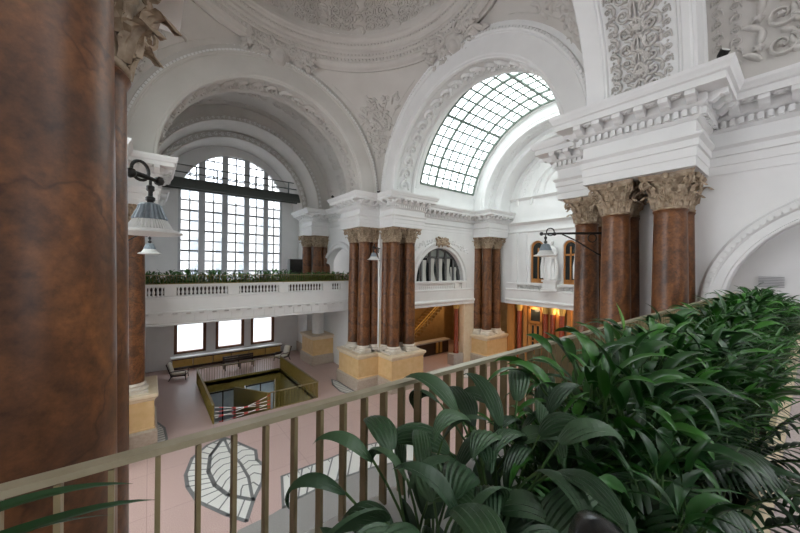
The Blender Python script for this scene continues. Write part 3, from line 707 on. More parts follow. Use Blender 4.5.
# ================================================================== GREAT WINDOW OF THE FAR ARM
Wy = 19.5
def W(t, d, z): return P(1, Wy + d, t, z)
def bw(g, t0, t1, d0, d1, z0, z1):
    a = W(t0, d0, z0); b = W(t1, d1, z1); return g.box(tuple(min(x, y) for x, y in zip(a, b)), tuple(max(x, y) for x, y in zip(a, b)))
gw = struct('window_2', bw(bw(G(), WT0, WT1, .05, .3, 6.75, 6.9), WT0, WT1, .02, .32, 14.2, 14.38), 'mullion', label='great five-light window at the end of the far gallery', cat='window')
LG = [(-3.62, -2.42), (-1.95, -.72), (-.28, 1.02), (1.45, 2.65), (3.05, 4.12)]
edges = [WT0] + [x for l in LG for x in l] + [WT1]
for i in range(0, len(edges), 2): bw(G(), edges[i], edges[i + 1], .0, .3, 6.75, 14.35).build('mullion', 'mullion', gw)
bars = G(); rows = 9
for a, b in LG:
    bw(bars, (a + b) / 2 - .045, (a + b) / 2 + .045, .14, .18, 6.9, 14.25)
    for r in range(1, rows):
        z = 6.9 + 7.35 * r / rows; w = .065 if r % 2 else .045
        bw(bars, a, b, .12, .19, z - w, z + w)
bars.build('glazing_bars', 'bars', gw)
bw(G(), WT0, WT1, .155, .165, 6.8, 14.3).build('glass', 'glass', gw)
lu = struct('window_3', bw(G(), TC - 4.05, TC + 4.05, .05, .3, 14.38, 14.5), 'mullion', label='half-round window above the iron catwalk', cat='window')
def lh(t): return max(14.45, 13.5 + sqrt(max(0, 4.1 ** 2 - (t - TC) ** 2)))
for i in range(2, len(edges) - 2, 2):
    a, b = edges[i], edges[i + 1]
    g = G(); q = [W(t, d, z) for d in (.0, .3) for t, z in ((a, 14.4), (b, 14.4), (b, lh(b)), (a, lh(a)))]; g.hexa(q); g.build('mullion', 'mullion', lu)
bars = G()
for a, b in LG:
    a = max(a, TC - 4.0); b = min(b, TC + 4.0); m = (a + b) / 2
    bw(bars, m - .045, m + .045, .14, .18, 14.4, lh(m))
    for z in (14.8, 15.5, 16.2, 16.9, 17.5):
        if z < max(lh(a), lh(b)): bw(bars, max(a, TC - sqrt(max(0, 16.7 - (z - 13.5) ** 2))), min(b, TC + sqrt(max(0, 16.7 - (z - 13.5) ** 2))), .12, .19, z - .05, z + .05)
bars.build('glazing_bars', 'bars', lu)
g = G(); pts = [(TC + 4.09 * cos(pi * i / 40), 13.5 + 4.09 * sin(pi * i / 40)) for i in range(41)]; g.poly([W(t, .16, z) for t, z in pts]); g.build('glass', 'glass', lu)
for n, (a, b) in enumerate(GW):
    g = G()
    for q in ((a, a + .22, 1.1, 3.55), (b - .22, b, 1.1, 3.55), (a, b, 1.1, 1.27), (a, b, 3.42, 3.55)): bw(g, q[0], q[1], .02, .28, q[2], q[3])
    w = struct('window_%d' % (4 + n), g, 'wood', label=['brown-framed ground window at the left under the gallery', 'brown-framed ground window in the middle under the gallery', 'brown-framed ground window at the right under the gallery'][n], cat='window')
    bw(G(), a + .2, b - .2, .12, .14, 1.25, 3.45).build('glass', 'glass', w)
# pale skirting at the foot of the gallery bay walls
g = G()
for sg in (1, -1):
    t0 = 5.86 * sg; a = P(1, 17.1, t0, 0); b = P(1, 19.5, t0 + .0, .9)
    bxk(g, 1, 16.1, 19.5, min(sg * 5.82, sg * 5.92), max(sg * 5.82, sg * 5.92), 0, .9)
    bxk(g, 1, 15.8, 17.1, min(sg * 6.88, sg * 6.98), max(sg * 6.88, sg * 6.98), 0, .9); bxk(g, 1, 17.02, 17.12, min(sg * 5.85, sg * 6.95), max(sg * 5.85, sg * 6.95), 0, .9)
struct('baseboard_back', g, 'plinth', label='brown stone skirting in the window bay')
# long window bench with gold panels
t = thing('window_bench', 'long low bench with gold panels under the ground windows', 'bench', W(0, -.35, 0))
bw(G(), -4.2, 4.3, -.62, -.0, .84, .95).build('top', 'plaster', t)['label'] = 'white marble top'
bw(bw(G(), -4.15, 4.25, -.5, -.02, 0, .18), -4.15, 4.25, -.5, -.02, .74, .84).build('frame', 'darkwood', t)
for i in range(6):
    a = -4.1 + i * 1.38; bw(G(), a + .03, a + 1.34, -.48, -.1, .18, .74).build('panel', 'goldp', t)
# iron catwalk across the window
t = thing('catwalk', 'dark iron catwalk crossing in front of the great window', 'catwalk', W(0, -1.6, 14.3))
bw(bw(bw(G(), -5.85, 5.85, -2.1, -1.95, 13.97, 14.69), -5.85, 5.85, -1.35, -1.2, 13.97, 14.69), -5.85, 5.85, -2.1, -1.2, 14.45, 14.53).build('beam', 'iron', t)
g = G()
for z in (15.1, 15.65): g.tube([W(-5.8, -2.05, z), W(5.8, -2.05, z)], .045, 6)
g.build('handrail', 'iron', t)
for i in range(9): a = -5.6 + i * 1.4; bw(G(), a - .045, a + .045, -2.09, -2.0, 14.65, 15.67).build('post', 'iron', t)
# street outside the far windows
g = G().poly([(-40, 31.4, -.2), (60, 31.4, -.2), (60, 70, -.2), (-40, 70, -.2)]); struct('floor', g, 'asphalt', label='street outside the far windows')
bt = thing('building', 'pale stone building across the street, seen through the far windows', 'building', (6, 62, -.2))
G().box((-32, 62, -.2), (52, 70, 19)).build('facade', 'facade', bt)
wp = None
for i in range(22):
    for r in range(4):
        if wp is None:
            wp = G().box((-.8, -.08, 0), (.8, .1, 2.6)).build('pane', 'facglass'); me = wp.data; bpy.data.objects.remove(wp)
        o = bpy.data.objects.new('window', me); COL.objects.link(o); o.parent = bt; o.location = (-30 + i * 3.6 - 6, 0, 1.6 + r * 4.4)
# ================================================================== THE STATUE ARM (arm 2)
g = wallgrid(G(), lambda x, z, d: P(2, 19.65 + d, x, z), -6.95, 6.95, 5.1, SP + 5.9, [(2.0, 3.2, 7.0, 9.9, 'arch'), (-.5, .5, 7.0, 9.9, 'arch'), (-3.2, -2.0, 7.0, 9.9, 'arch')], .4, 12)
struct('wall_end', g, 'plaster', label='white end wall with statues and arched windows')
struct('wall_end', G().poly([P(2, 20.35, -6.95, 0), P(2, 20.35, 6.95, 0), P(2, 20.35, 6.95, 5.15), P(2, 20.35, -6.95, 5.15)]), 'hall', label='warm wall behind the columned doorway')
struct('ceiling', G().poly([P(2, 19.6, -6.95, 5.12), P(2, 20.4, -6.95, 5.12), P(2, 20.4, 6.95, 5.12), P(2, 19.6, 6.95, 5.12)]), 'plaster', label='underside of the statue balcony')
E2 = lambda t, d, z: P(2, 19.65 + d, t, z)
def b2(g, t0, t1, d0, d1, z0, z1):
    a = E2(t0, d0, z0); b = E2(t1, d1, z1); return g.box(tuple(min(x, y) for x, y in zip(a, b)), tuple(max(x, y) for x, y in zip(a, b)))
for n, (tc, hw, lab) in enumerate([(2.6, .6, 'arched brown window left of the white statue'), (0, .5, 'arched brown window right of the white statue'), (-2.6, .6, 'arched brown window hidden behind the right pier')]):
    g = G(); zs = 9.9
    out = [(tc - hw, 7.0), (tc - hw, zs)] + [(tc - hw * cos(pi * i / 14), zs + hw * sin(pi * i / 14)) for i in range(1, 14)] + [(tc + hw, zs), (tc + hw, 7.0)]
    for (x0, z0), (x1, z1) in zip(out, out[1:] + out[:1]):
        q = []
        for d in (.18, .32):
            for x, z in ((x0, z0), (x1, z1), (tc + (x1 - tc) * .8, 8.5 + (z1 - 8.5) * .92), (tc + (x0 - tc) * .8, 8.5 + (z0 - 8.5) * .92)): q.append(E2(x, d, z))
        g.hexa(q)
    b2(g, tc - .05, tc + .05, .2, .3, 7.1, zs); b2(g, tc - hw * .9, tc + hw * .9, .2, .3, 9.2, 9.34); b2(g, tc - hw * .9, tc + hw * .9, .2, .3, 7.1, 7.35)
    w = struct('window_%d' % (8 + n), g, 'doorwood', label=lab, cat='window')
    G().poly([E2(x, .27, z) for x, z in out]).build('glass', 'dglass', w)
# mouldings of the end wall
g = G()
for z, o, h in ((11.9, .30, .25), (14.0, .25, .22), (11.2, .12, .15)):
    pr = [(0, z), (-o * .3, z + h * .2), (-o * .5, z + h * .5), (-o, z + h * .75), (-o, z + h), (0, z + h)]
    K = 6; vs = [E2(t, d, zz) for t in (-5.3, 5.3) for d, zz in pr]; g.add(vs, [(j, (j + 1) % K, K + (j + 1) % K, K + j) for j in range(K)])
for t in (1.0, -3.55, 3.45, -1.0):
    pass
for r in (4.6, 3.3, 2.3):
    arcsweep(g, 2, [(19.66, r - .3), (19.56, r - .28), (19.5, r - .2), (19.58, r - .12), (19.58, r - .04), (19.66, r)], 48, zc=14.25 if r < 3 else 13.6)
for t in (4.6, 3.75, -3.75):
    b2(g, t - .28, t + .28, -.12, 0, 6.6, 11.2)
struct('trim_10', g, 'plaster', smooth=True, ang=30, label='mouldings and pilasters on the statue wall')
# statues
def statue(t, label):
    c = E2(t, -.35, 6.46); th = thing('statue', label, 'statue', c, 'white statues on the end wall')
    g = G(); b2(g, t - .62, t + .62, -.7, 0, 6.46, 6.62); b2(g, t - .5, t + .5, -.62, 0, 6.62, 7.15); b2(g, t - .6, t + .6, -.68, 0, 7.15, 7.3)
    g.build('pedestal', 'plaster', th)
    g = G(); H_ = 3.1
    prof = [(0, .46, .36), (.03, .5, .38), (.15, .44, .34), (.3, .40, .31), (.45, .40, .30), (.52, .38, .28), (.6, .30, .24), (.66, .33, .25), (.74, .40, .26), (.80, .38, .22), (.835, .24, .17), (.855, .11, .11), (.875, .105, .11), (.89, .13, .14), (.92, .16, .18), (.955, .165, .185), (.985, .12, .13), (1.0, .02, .02)]
    def f(i, j):
        a = 2 * pi * i; x = j * (len(prof) - 1); k = min(int(x), len(prof) - 2); u = x - k
        h, rx, ry = [prof[k][m] * (1 - u) + prof[k + 1][m] * u for m in range(3)]
        fold = 1 + (.09 * sin(a * 9 + h * 6) + .05 * sin(a * 5 - h * 9)) * (max(0, 1 - h / .8) ** .6)
        lean = .10 * sin(h * 4)
        return E2(t + rx * fold * cos(a) + lean, -.36 + ry * fold * sin(a), 7.3 + H_ * h)
    g.grid(f, 72, 68, True)
    for sg in (1, -1):      # arms under drapery, one raised to the chest and one at the side
        sh = (t + .36 * sg + .06, -.36, 7.3 + H_ * .79)
        pts = [sh, (sh[0] + .13 * sg, -.42, 7.3 + H_ * .68), (sh[0] + .12 * sg, -.58, 7.3 + H_ * .58), (sh[0] - .12 * sg, -.76, 7.3 + H_ * (.64 if sg > 0 else .56)), (sh[0] - .2 * sg, -.78, 7.3 + H_ * (.66 if sg > 0 else .55))]
        g.tube([E2(*p) for p in pts], [.13, .12, .10, .08, .05], 10)
        g.tube([E2(sh[0] + .12 * sg, -.5, 7.3 + H_ * .6), E2(sh[0] + .22 * sg, -.45, 7.3 + H_ * .35), E2(sh[0] + .2 * sg, -.4, 7.3 + H_ * .05)], [.10, .15, .17], 10)
    g.tube([E2(t + .02, -.56, 7.3 + H_ * .915), E2(t + .02, -.6, 7.3 + H_ * .90)], [.03, .035], 6)
    g.build('figure', 'plaster', th, smooth=True, ang=60)
statue(1.25, 'white draped stone statue on the end-wall balcony beside the right pier')
statue(-1.25, 'white draped stone statue on the end-wall balcony, hidden by the right pier')
# doorway below
for t, lab in ((4.35, 'dark red column at the left of the wooden door'), (2.0, 'red column with gold head just right of the wooden door'), (1.4, 'second red column right of the wooden door'), (.7, 'third red column right of the wooden door, nearest the right pier')):
    c = E2(t, .35, 0); th = thing('column', lab, 'column', c, 'red columns of the doorway')
    G().lathe([(.27, 0), (.27, .2), (.22, .3), (.22, .35)], 16, c).build('base', 'darkwood', th, smooth=True, ang=40)
    G().lathe([(.20, .35), (.19, 4.5)], 20, c).build('shaft', 'redcol', th, smooth=True, ang=40)
    G().lathe([(.19, 4.5), (.23, 4.53), (.22, 4.6), (.3, 4.85), (.3, 5.1)], 16, c).build('capital', 'goldp', th, smooth=True, ang=40)
g = G()
for t0, t1, z0, z1 in ((2.35, 2.52, 0, 4.9), (3.4, 3.57, 0, 4.9), (2.35, 3.57, 3.55, 3.75), (2.35, 3.57, 4.75, 4.95)): b2(g, t0, t1, .45, .62, z0, z1)
d = struct('door_1', g, 'doorwood', label='tall wooden double door with dark panes under the statue balcony', cat='door')
for t0, t1 in ((2.53, 2.95), (2.98, 3.39)):
    g = G()
    for q in ((t0, t0 + .1, 0, 3.54), (t1 - .1, t1, 0, 3.54), (t0, t1, 0, .9), (t0, t1, 3.38, 3.54), (t0, t1, 2.0, 2.1)): b2(g, q[0], q[1], .5, .58, q[2], q[3])
    l = g.build('door_leaf', 'doorwood', d); b2(G(), t0 + .1, t1 - .1, .53, .55, .9, 3.38).build('pane', 'dglass', l)
b2(G(), 2.52, 3.4, .53, .55, 3.75, 4.75).build('transom_pane', 'dglass', d)
g = G()
b2(g, 4.7, 5.35, .02, .4, 0, 5.1)
for t in (3.9, 1.7, 1.05, .2, -.8): b2(g, t - .16, t + .16, .5, .7, 0, 5.1)
struct('trim_11', g, 'doorwood', label='wooden pilasters between the red columns')
# ---- curtained arch window on the far wall
L2 = lambda s_, d, z: P(2, s_, T + d, z)
def bl(g, s0, s1, d0, d1, z0, z1):
    a = L2(s0, d0, z0); b = L2(s1, d1, z1); return g.box(tuple(min(x, y) for x, y in zip(a, b)), tuple(max(x, y) for x, y in zip(a, b)))
lh2 = lambda s_: 7.1 + sqrt(max(0, 2.65 ** 2 - (s_ - 12.9) ** 2))
g = arcsweep(G(), 2, [], 1) if False else G()
n = 40; pr = [(.30, 2.66), (.45, 2.66), (.45, 2.52), (.30, 2.52)]
vs = [L2(12.9 + r * cos(pi * i / n), d, 7.1 + r * sin(pi * i / n)) for i in range(n + 1) for d, r in pr]
g.add(vs, [(i * 4 + j, i * 4 + 4 + j, i * 4 + 4 + (j + 1) % 4, i * 4 + (j + 1) % 4) for i in range(n) for j in range(4)])
bl(g, 10.3, 15.5, .30, .44, 9.0 - .06, 9.0 + .06)
w = struct('window_7', g, 'bars', label='half-round curtained window in the white arch', cat='window')
for s_ in (11.1, 12.0, 12.9, 13.8, 14.7): bl(G(), s_ - .09, s_ + .09, .3, .42, 7.0, lh2(s_)).build('mullion', 'bars', w)
G().poly([L2(12.9 + 2.6 * cos(pi * i / n), .5, 7.1 + 2.6 * sin(pi * i / n)) for i in range(n + 1)]).build('glass', 'dglass', w)
M['upane'] = mat('grey_green_pane', (.24, .27, .24), .25, var=(.31, .34, .31), scale=2)
pts = [(12.9 + 2.58 * cos(a), 7.1 + 2.58 * sin(a)) for a in [math.asin(1.98 / 2.58) + (pi - 2 * math.asin(1.98 / 2.58)) * i / 20 for i in range(21)]]
G().poly([L2(x, .44, z) for x, z in pts]).build('upper_pane', 'upane', w)
for i, s_ in enumerate((11.35, 12.25, 13.15, 14.05, 14.85)):
    zt = min(lh2(s_ - .34), lh2(s_ + .34)) - .2; zt = min(zt, 8.92)
    def f(u, v, s_=s_, zt=zt, i=i):
        t = 1 - v; gather = 1 - .38 * sin(pi * min(1, t * 1.05)) ** 2 * (1 if i % 2 else .4)
        return L2(s_ + (u - .5) * .80 * gather + (.12 if i % 2 else 0) * t, .46 + .03 * sin(u * 40), 6.95 + (zt - 6.95) * v)
    G().grid(f, 24, 10).build('curtain', 'curtain', w, smooth=True)
# ---- side hall with stair and counter behind the ground opening
def hallbox():
    x0, x1, y0, y1, z1 = 15.4, 27.2, 18.9, 25.2, 5.3
    g = G().poly([(x0, y1, 0), (x1, y1, 0), (x1, y1, z1), (x0, y1, z1)])
    g.poly([(x0, y0, 0), (x0, y1, 0), (x0, y1, z1), (x0, y0, z1)]); g.poly([(x1, y0, 0), (x1, y1, 0), (x1, y1, z1), (x1, y0, z1)])
    g.poly([(x0, y0, z1), (x1, y0, z1), (x1, y1, z1), (x0, y1, z1)])
    g.poly([(21.3, y0, 0), (x1, y0, 0), (x1, y0, z1), (21.3, y0, z1)])
    struct('wall_hall', g, 'hall', label='ochre side hall seen through the ground opening')
hallbox()
st = thing('staircase', 'ochre staircase with brass handrail rising behind the counter', 'staircase', (21, 24, 0))
g = G(); n = 16
for i in range(n):
    x = 18.6 + i * .33; g.box((x, 23.2, 0), (x + .33, 25.1, .26 * (i + 1)))
g.build('steps', 'hall', st)
g = G(); g.tube([(18.2, 23.2, 1.15), (18.6, 23.2, 1.2), (23.9, 23.2, 5.2)], .05, 8); g.tube([(18.6, 23.2, .9), (23.9, 23.2, 4.9)], .03, 6); g.build('handrail', 'goldp', st, smooth=True, ang=40)
for i in range(11): x = 18.7 + i * .48; z = .26 + (x - 18.6) * .79; G().tube([(x, 23.2, z - .2), (x, 23.2, z + .95)], .025, 6).build('baluster', 'brass', st)
ct = thing('counter', 'dark bar counter with pale top in front of the staircase', 'counter', (20.8, 22.1, 0))
G().box((18.4, 21.7, 1.15), (23.2, 22.5, 1.28)).build('top', 'stone_grey', ct)
G().box((18.5, 21.85, 0), (23.1, 22.4, 1.15)).build('body', 'darkwood', ct)
for x in (21.4, 21.9): G().box((x, 21.8, .1), (x + .3, 21.86, 1.1)).build('panel', 'goldp', ct)
rc = thing('column', 'slim dark red column on a grey block beside the counter opening', 'column', (20.75, 18.75, 0))
G().box((20.1, 18.4, 0), (21.28, 19.1, .92)).build('block', 'stone_grey', rc); c = (20.75, 18.75, 0)
G().lathe([(.24, .92), (.24, 1.02), (.19, 1.1), (.17, 4.7)], 20, c).build('shaft', 'redcol', rc, smooth=True, ang=40)
G().lathe([(.17, 4.7), (.21, 4.72), (.27, 5.0), (.27, 5.29)], 16, c).build('capital', 'goldp', rc, smooth=True, ang=40)
# ================================================================== BELL LAMPS ON BRACKETS
def lamp(qx, qy, label):
    x, y = CX + qx * 5.55, CY + qy * 5.55
    t = thing('bell_lamp', label, 'lamp', (x, y, 8.64), 'bell lamps on the pier brackets')
    D = Vector((qx, qy, 0)).normalized()
    def at(a, z, o=0): p = Vector((x, y, 0)) + D * a + Vector((-D.y, D.x, 0)) * o; return (p.x, p.y, z)
    g = G(); g.tube([at(-.12, 9.42), at(.1, 9.44), at(1.0, 9.45), at(1.98, 9.45)], [.025, .035, .04, .045], 8)
    g.tube([at(.16 + .13 * cos(q * pi / 10), 9.5 + .13 * sin(q * pi / 10)) for q in range(20)], .022, 6); g.tube([at(.55, 9.42), at(1.0, 9.2), at(1.7, 8.75), at(1.98, 8.6)], .025, 6)
    g.tube([at(1.55 + .14 * cos(q * pi / 8), 9.28 + .14 * sin(q * pi / 8)) for q in range(17)], .018, 6)
    for a in (-.14, .3): g.lathe([(0, .07), (.05, .05), (.07, 0), (.05, -.05), (0, -.07)], 10, at(a, 9.43))
    g.build('bracket', 'dark', t, smooth=True, ang=50)
    c = (x, y, 0)
    G().lathe([(.02, 9.4), (.02, 9.34), (.05, 9.32), (.05, 9.26), (.03, 9.24), (.03, 9.18), (.06, 9.16), (.06, 9.12), (.04, 9.1), (.05, 9.05)], 12, c).build('stem', 'dark', t, smooth=True, ang=40)
    g = G(); n = 80
    pr = [(.07, 9.08), (.12, 9.065), (.135, 9.04), (.15, 8.98), (.185, 8.90), (.20, 8.86), (.20, 8.84)]
    def f(i, j):
        k = j * (len(pr) - 1); m = min(int(k), len(pr) - 2); u = k - m; r = pr[m][0] * (1 - u) + pr[m + 1][0] * u; z = pr[m][1] * (1 - u) + pr[m + 1][1] * u
        r *= 1 + (.06 if .3 < j < .95 else 0) * (1 if int(i * n + .01) % 4 < 2 else -1); return (x + r * cos(2 * pi * i), y + r * sin(2 * pi * i), z)
    g.grid(f, n, 12, True).build('cap', 'lampgrey', t, smooth=True, ang=35)
    pr2 = [(.195, 8.84), (.225, 8.79), (.255, 8.74), (.275, 8.70)]
    def f2(i, j):
        k = j * 3; m = min(int(k), 2); u = k - m; r = pr2[m][0] * (1 - u) + pr2[m + 1][0] * u; z = pr2[m][1] * (1 - u) + pr2[m + 1][1] * u
        r *= 1 + .025 * (1 if int(i * 96 + .01) % 2 else -1); return (x + r * cos(2 * pi * i), y + r * sin(2 * pi * i), z)
    G().grid(f2, 96, 6, True).build('ribbed_glass', 'lampwhite', t)
    G().lathe([(.20, 8.70), (.275, 8.705), (.34, 8.69), (.395, 8.66), (.40, 8.645), (.385, 8.64), (.28, 8.62), (.15, 8.615), (.0, 8.61)], 40, c).build('rim', 'lampwhite', t, smooth=True, ang=40)
lamp(-1, -1, 'large ribbed bell lamp hanging beside the huge near column'); lamp(-1, 1, 'small-looking bell lamp of the far left pier, below the large near lamp')
lamp(1, 1, 'white bell lamp in front of the centre pier columns'); lamp(1, -1, 'bell lamp on a long bracket at the left of the right pier')
# ================================================================== SUNKEN STAIR
def railing(name, label, a, b, group, pitch=.16, h=1.0, z=0):
    a = Vector(a); b = Vector(b); d = b - a; L = d.length; d.normalize(); n = Vector((-d.y, d.x)); c = (a + b) / 2
    t = thing(name, label, 'railing', (c.x, c.y, z), group)
    def bar(g, s0, s1, w0, w1, z0, z1): return g.hexa([(*(a + d * s + n * w), zz) for zz in (z0, z1) for s, w in ((s0, w0), (s1, w0), (s1, w1), (s0, w1))])
    bar(G(), -.03, L + .03, -.05, .05, z + h - .04, z + h).build('top_rail', 'brass', t)
    bar(G(), 0, L, -.03, .03, z - .12, z + .03).build('bottom_rail', 'olive', t)
    k = int(L / pitch)
    for i in range(k + 1): bar(G(), i * L / k - .008, i * L / k + .008, -.026, .026, z, z + h - .04).build('baluster', 'olive', t)
    return t
Gp = 'brass railings round the sunken stair'
railing('stair_railing', 'left side railing of the sunken stair', (WX0, WY0), (WX0, WY1), Gp); railing('stair_railing', 'right side railing of the sunken stair', (WX1, WY0), (WX1, WY1), Gp)
railing('stair_railing', 'back railing of the sunken stair in front of the dark bench', (WX0 + .1, WY1), (WX1 - .1, WY1), Gp); railing('stair_railing', 'front railing of the sunken stair right of the barrier tape', (5.5, WY0), (WX1 - .1, WY0), Gp)
st = thing('staircase', 'sunken stair flight going down inside the brass railing', 'staircase', (4, 20, 0)); g = G()
for i in range(19): g.box((WX0 + .03, 19.0 + i * .30, -3.4), (5.3 - .0, 19.3 + i * .30, -.17 * (i + 1)))
g.build('steps', 'stone_grey', st)
g = G(); g.hexa([(5.36, 19.0, -3.38), (5.5, 19.0, -3.38), (5.1, 26.1, -3.38), (4.96, 26.1, -3.38), (5.36, 19.0, .96), (5.5, 19.0, .96), (5.1, 26.1, -.75), (4.96, 26.1, -.75)]); g.build('parapet', 'olive', st)
for i, (x0, x1) in enumerate(((3.22, 5.33), (5.77, 7.93))):
    d = struct('door_%d' % (2 + i), G().box((x0, WY1 + .02, -3.3), (x1, WY1 + .05, -.87)), 'bluglass', label=['pale glass door below, left in the sunken stair', 'pale glass door below, right in the sunken stair'][i], cat='door')
    g = G()
    for x in (x0, (x0 + x1) / 2 - .04, x1 - .08): g.box((x, WY1 - .02, -3.3), (x + .08, WY1 + .06, -.87))
    g.box((x0, WY1 - .02, -.97), (x1, WY1 + .06, -.87)); g.build('frame', 'dark', d)
rnd = random.Random(3); LT = ['red and white barrier tape falling from the left post top', 'red and white barrier tape rising to the right post top', 'red and white barrier tape across the middle of the stair gap', 'lowest red and white barrier tape rising to the right', 'low red and white barrier tape falling to the right']
for i, (z0, z1, y1) in enumerate([(.86, .30, 0), (.30, .86, .02), (.62, .55, .04), (.06, .40, .06), (.45, .14, .08)]):
    a = Vector((WX0 + .05, WY0 - .05 - y1 * .15, z0)); b = Vector((5.5, WY0 - .05 - y1 * .15, z1))
    g = G(); n = 14
    for j in range(n):
        q = []
        for u in (j / n, (j + 1) / n):
            p = a.lerp(b, u); p.z -= .07 * sin(pi * u) * (1 + .5 * (i % 2)); q.append(p)
        g.hexa([(q[0].x, q[0].y, q[0].z), (q[1].x, q[1].y, q[1].z), (q[1].x, q[1].y + .006, q[1].z), (q[0].x, q[0].y + .006, q[0].z), (q[0].x, q[0].y, q[0].z + .032), (q[1].x, q[1].y, q[1].z + .032), (q[1].x, q[1].y + .006, q[1].z + .032), (q[0].x, q[0].y + .006, q[0].z + .032)])
    o = g.build('barrier_tape', 'tape_white', None, loc=((a + b) / 2)[:]); o.data.materials.append(M['tape_red'])
    for j, f_ in enumerate(o.data.polygons): f_.material_index = 1 if (j // 6) % 3 == 1 else 0
    tag(o, LT[i], 'barrier tape', 'barrier tapes across the stair gap')
# ---- bench and chairs
def bx(g, a, b): return g.box(a, b)
t = thing('bench', 'dark slatted wooden bench behind the sunken stair', 'bench', (5.7, 28.2, 0))
for i in range(4): G().box((4.6, 27.85 + i * .14, .42), (6.85, 27.95 + i * .14, .46)).build('seat_slat', 'darkwood', t)
for i in range(3): G().box((4.6, 28.42 + i * .02, .52 + i * .16), (6.85, 28.48 + i * .02, .66 + i * .16)).build('back_slat', 'darkwood', t)
for x in (4.65, 5.7, 6.72):
    G().box((x, 27.85, 0), (x + .08, 27.93, .42)).build('leg', 'darkwood', t); G().box((x, 28.40, 0), (x + .08, 28.48, 1.0)).build('leg', 'darkwood', t)
    G().box((x, 27.85, .36), (x + .08, 28.48, .42)).build('rail', 'darkwood', t)
def chair(loc, rz, label):
    t = thing('armchair', label, 'armchair', (0, 0, 0), 'cushioned wooden armchairs')
    for sy in (-.42, .42):
        G().tube([(.5, sy, 0), (.46, sy, .3), (.5, sy, .62), (.3, sy, .68), (-.3, sy, .64), (-.45, sy, .6)], .035, 6).build('arm', 'darkwood', t)
        G().tube([(-.35, sy, .35), (-.5, sy, .05), (-.55, sy, 0)], .035, 6).build('leg', 'darkwood', t)
    G().box((-.42, -.4, .28), (.48, .4, .35)).build('seat_frame', 'darkwood', t)
    G().hexa([(-.42, -.4, .3), (-.36, -.4, .3), (-.36, .4, .3), (-.42, .4, .3), (-.72, -.4, 1.15), (-.66, -.4, 1.15), (-.66, .4, 1.15), (-.72, .4, 1.15)]).build('back_frame', 'darkwood', t)
    def cush(c0, c1, th, name):
        c0 = Vector(c0); c1 = Vector(c1); n = (c1 - c0).cross(Vector((0, 1, 0))).normalized() * -1
        def f(i, j):
            a = 2 * pi * i; e = .78 ** 0; x = (abs(cos(a)) ** .4) * (1 if cos(a) > 0 else -1); s_ = sin(pi * j - pi / 2)
            yy = (abs(sin(a)) ** .4) * (1 if sin(a) > 0 else -1); q = cos(pi * j - pi / 2) ** .35 if 0 < j < 1 else 0
            return (c0 + c1) / 2 + (c1 - c0) / 2 * x * q + Vector((0, .37, 0)) * yy * q + n * th * s_
        G().grid(f, 28, 8, True).build(name, 'cushion', t, smooth=True)
    cush((-.4, 0, .43), (.5, 0, .43), .09, 'seat_cushion'); cush((-.4, 0, .45), (-.64, 0, 1.2), .09, 'back_cushion')
    t.location = loc; t.rotation_euler.z = rz
chair((1.75, 28.0, 0), radians(-15), 'cream cushioned armchair at the left of the sunken stair'); chair((9.15, 28.3, 0), radians(200), 'cream cushioned armchair at the right behind the sunken stair')
# black screen on the far gallery
t = thing('loudspeaker', 'dark box-shaped loudspeaker standing on the far gallery right of the window', 'loudspeaker', (8.75, 24.2, 6.5))
G().box((8.25, 24.0, 7.0), (9.25, 24.5, 8.72)).build('cabinet', 'carscreen', t); G().box((8.3, 23.97, 7.05), (9.2, 24.0, 8.66)).build('grille', 'dark', t)
for x in (8.4, 9.0): G().box((x, 24.1, 6.5), (x + .12, 24.4, 7.0)).build('foot', 'dark', t)
# vent grille and dark speaker in the near side arch
g = G()
for i in range(7): g.box((13.70, .48, 7.74 + i * .045), (13.76, .96, 7.765 + i * .045))
tag(g.build('vent_grille', 'vent'), 'small grey slatted vent on the wall inside the right arch', 'vent')
# small spotlights on the cornices
def spot(loc, dr, label):
    t = thing('spotlight', label, 'spotlight', loc, 'small spotlights on the cornices')
    p = Vector(loc); d = Vector(dr).normalized()
    G().box((p.x - .05, p.y - .05, p.z), (p.x + .05, p.y + .05, p.z + .08)).build('bracket', 'dark', t)
    c = p + Vector((0, 0, .18)); G().tube([c - d * .1, c - d * .02, c + d * .12], [.05, .09, .10], 14).build('housing', 'dark', t, smooth=True, ang=40)
    e = c + d * .115; G().tube([e, e + d * .012], .08, 14).build('lens', 'lampwhite', t)
spot((10.46, 1.33, 13.02), (-.4, -.5, .6), 'small black spotlight on the cornice corner of the right pier')
spot((CX + 6.5, CY + 6.5, 13.02), (-.5, -.5, .6), 'small dark spotlight at the foot of the centre pendentive')
spot((CX + 4.9, CY + 10.0, 13.02), (-.5, .3, .6), 'small dark spotlight on the cornice at the left of the centre pier')
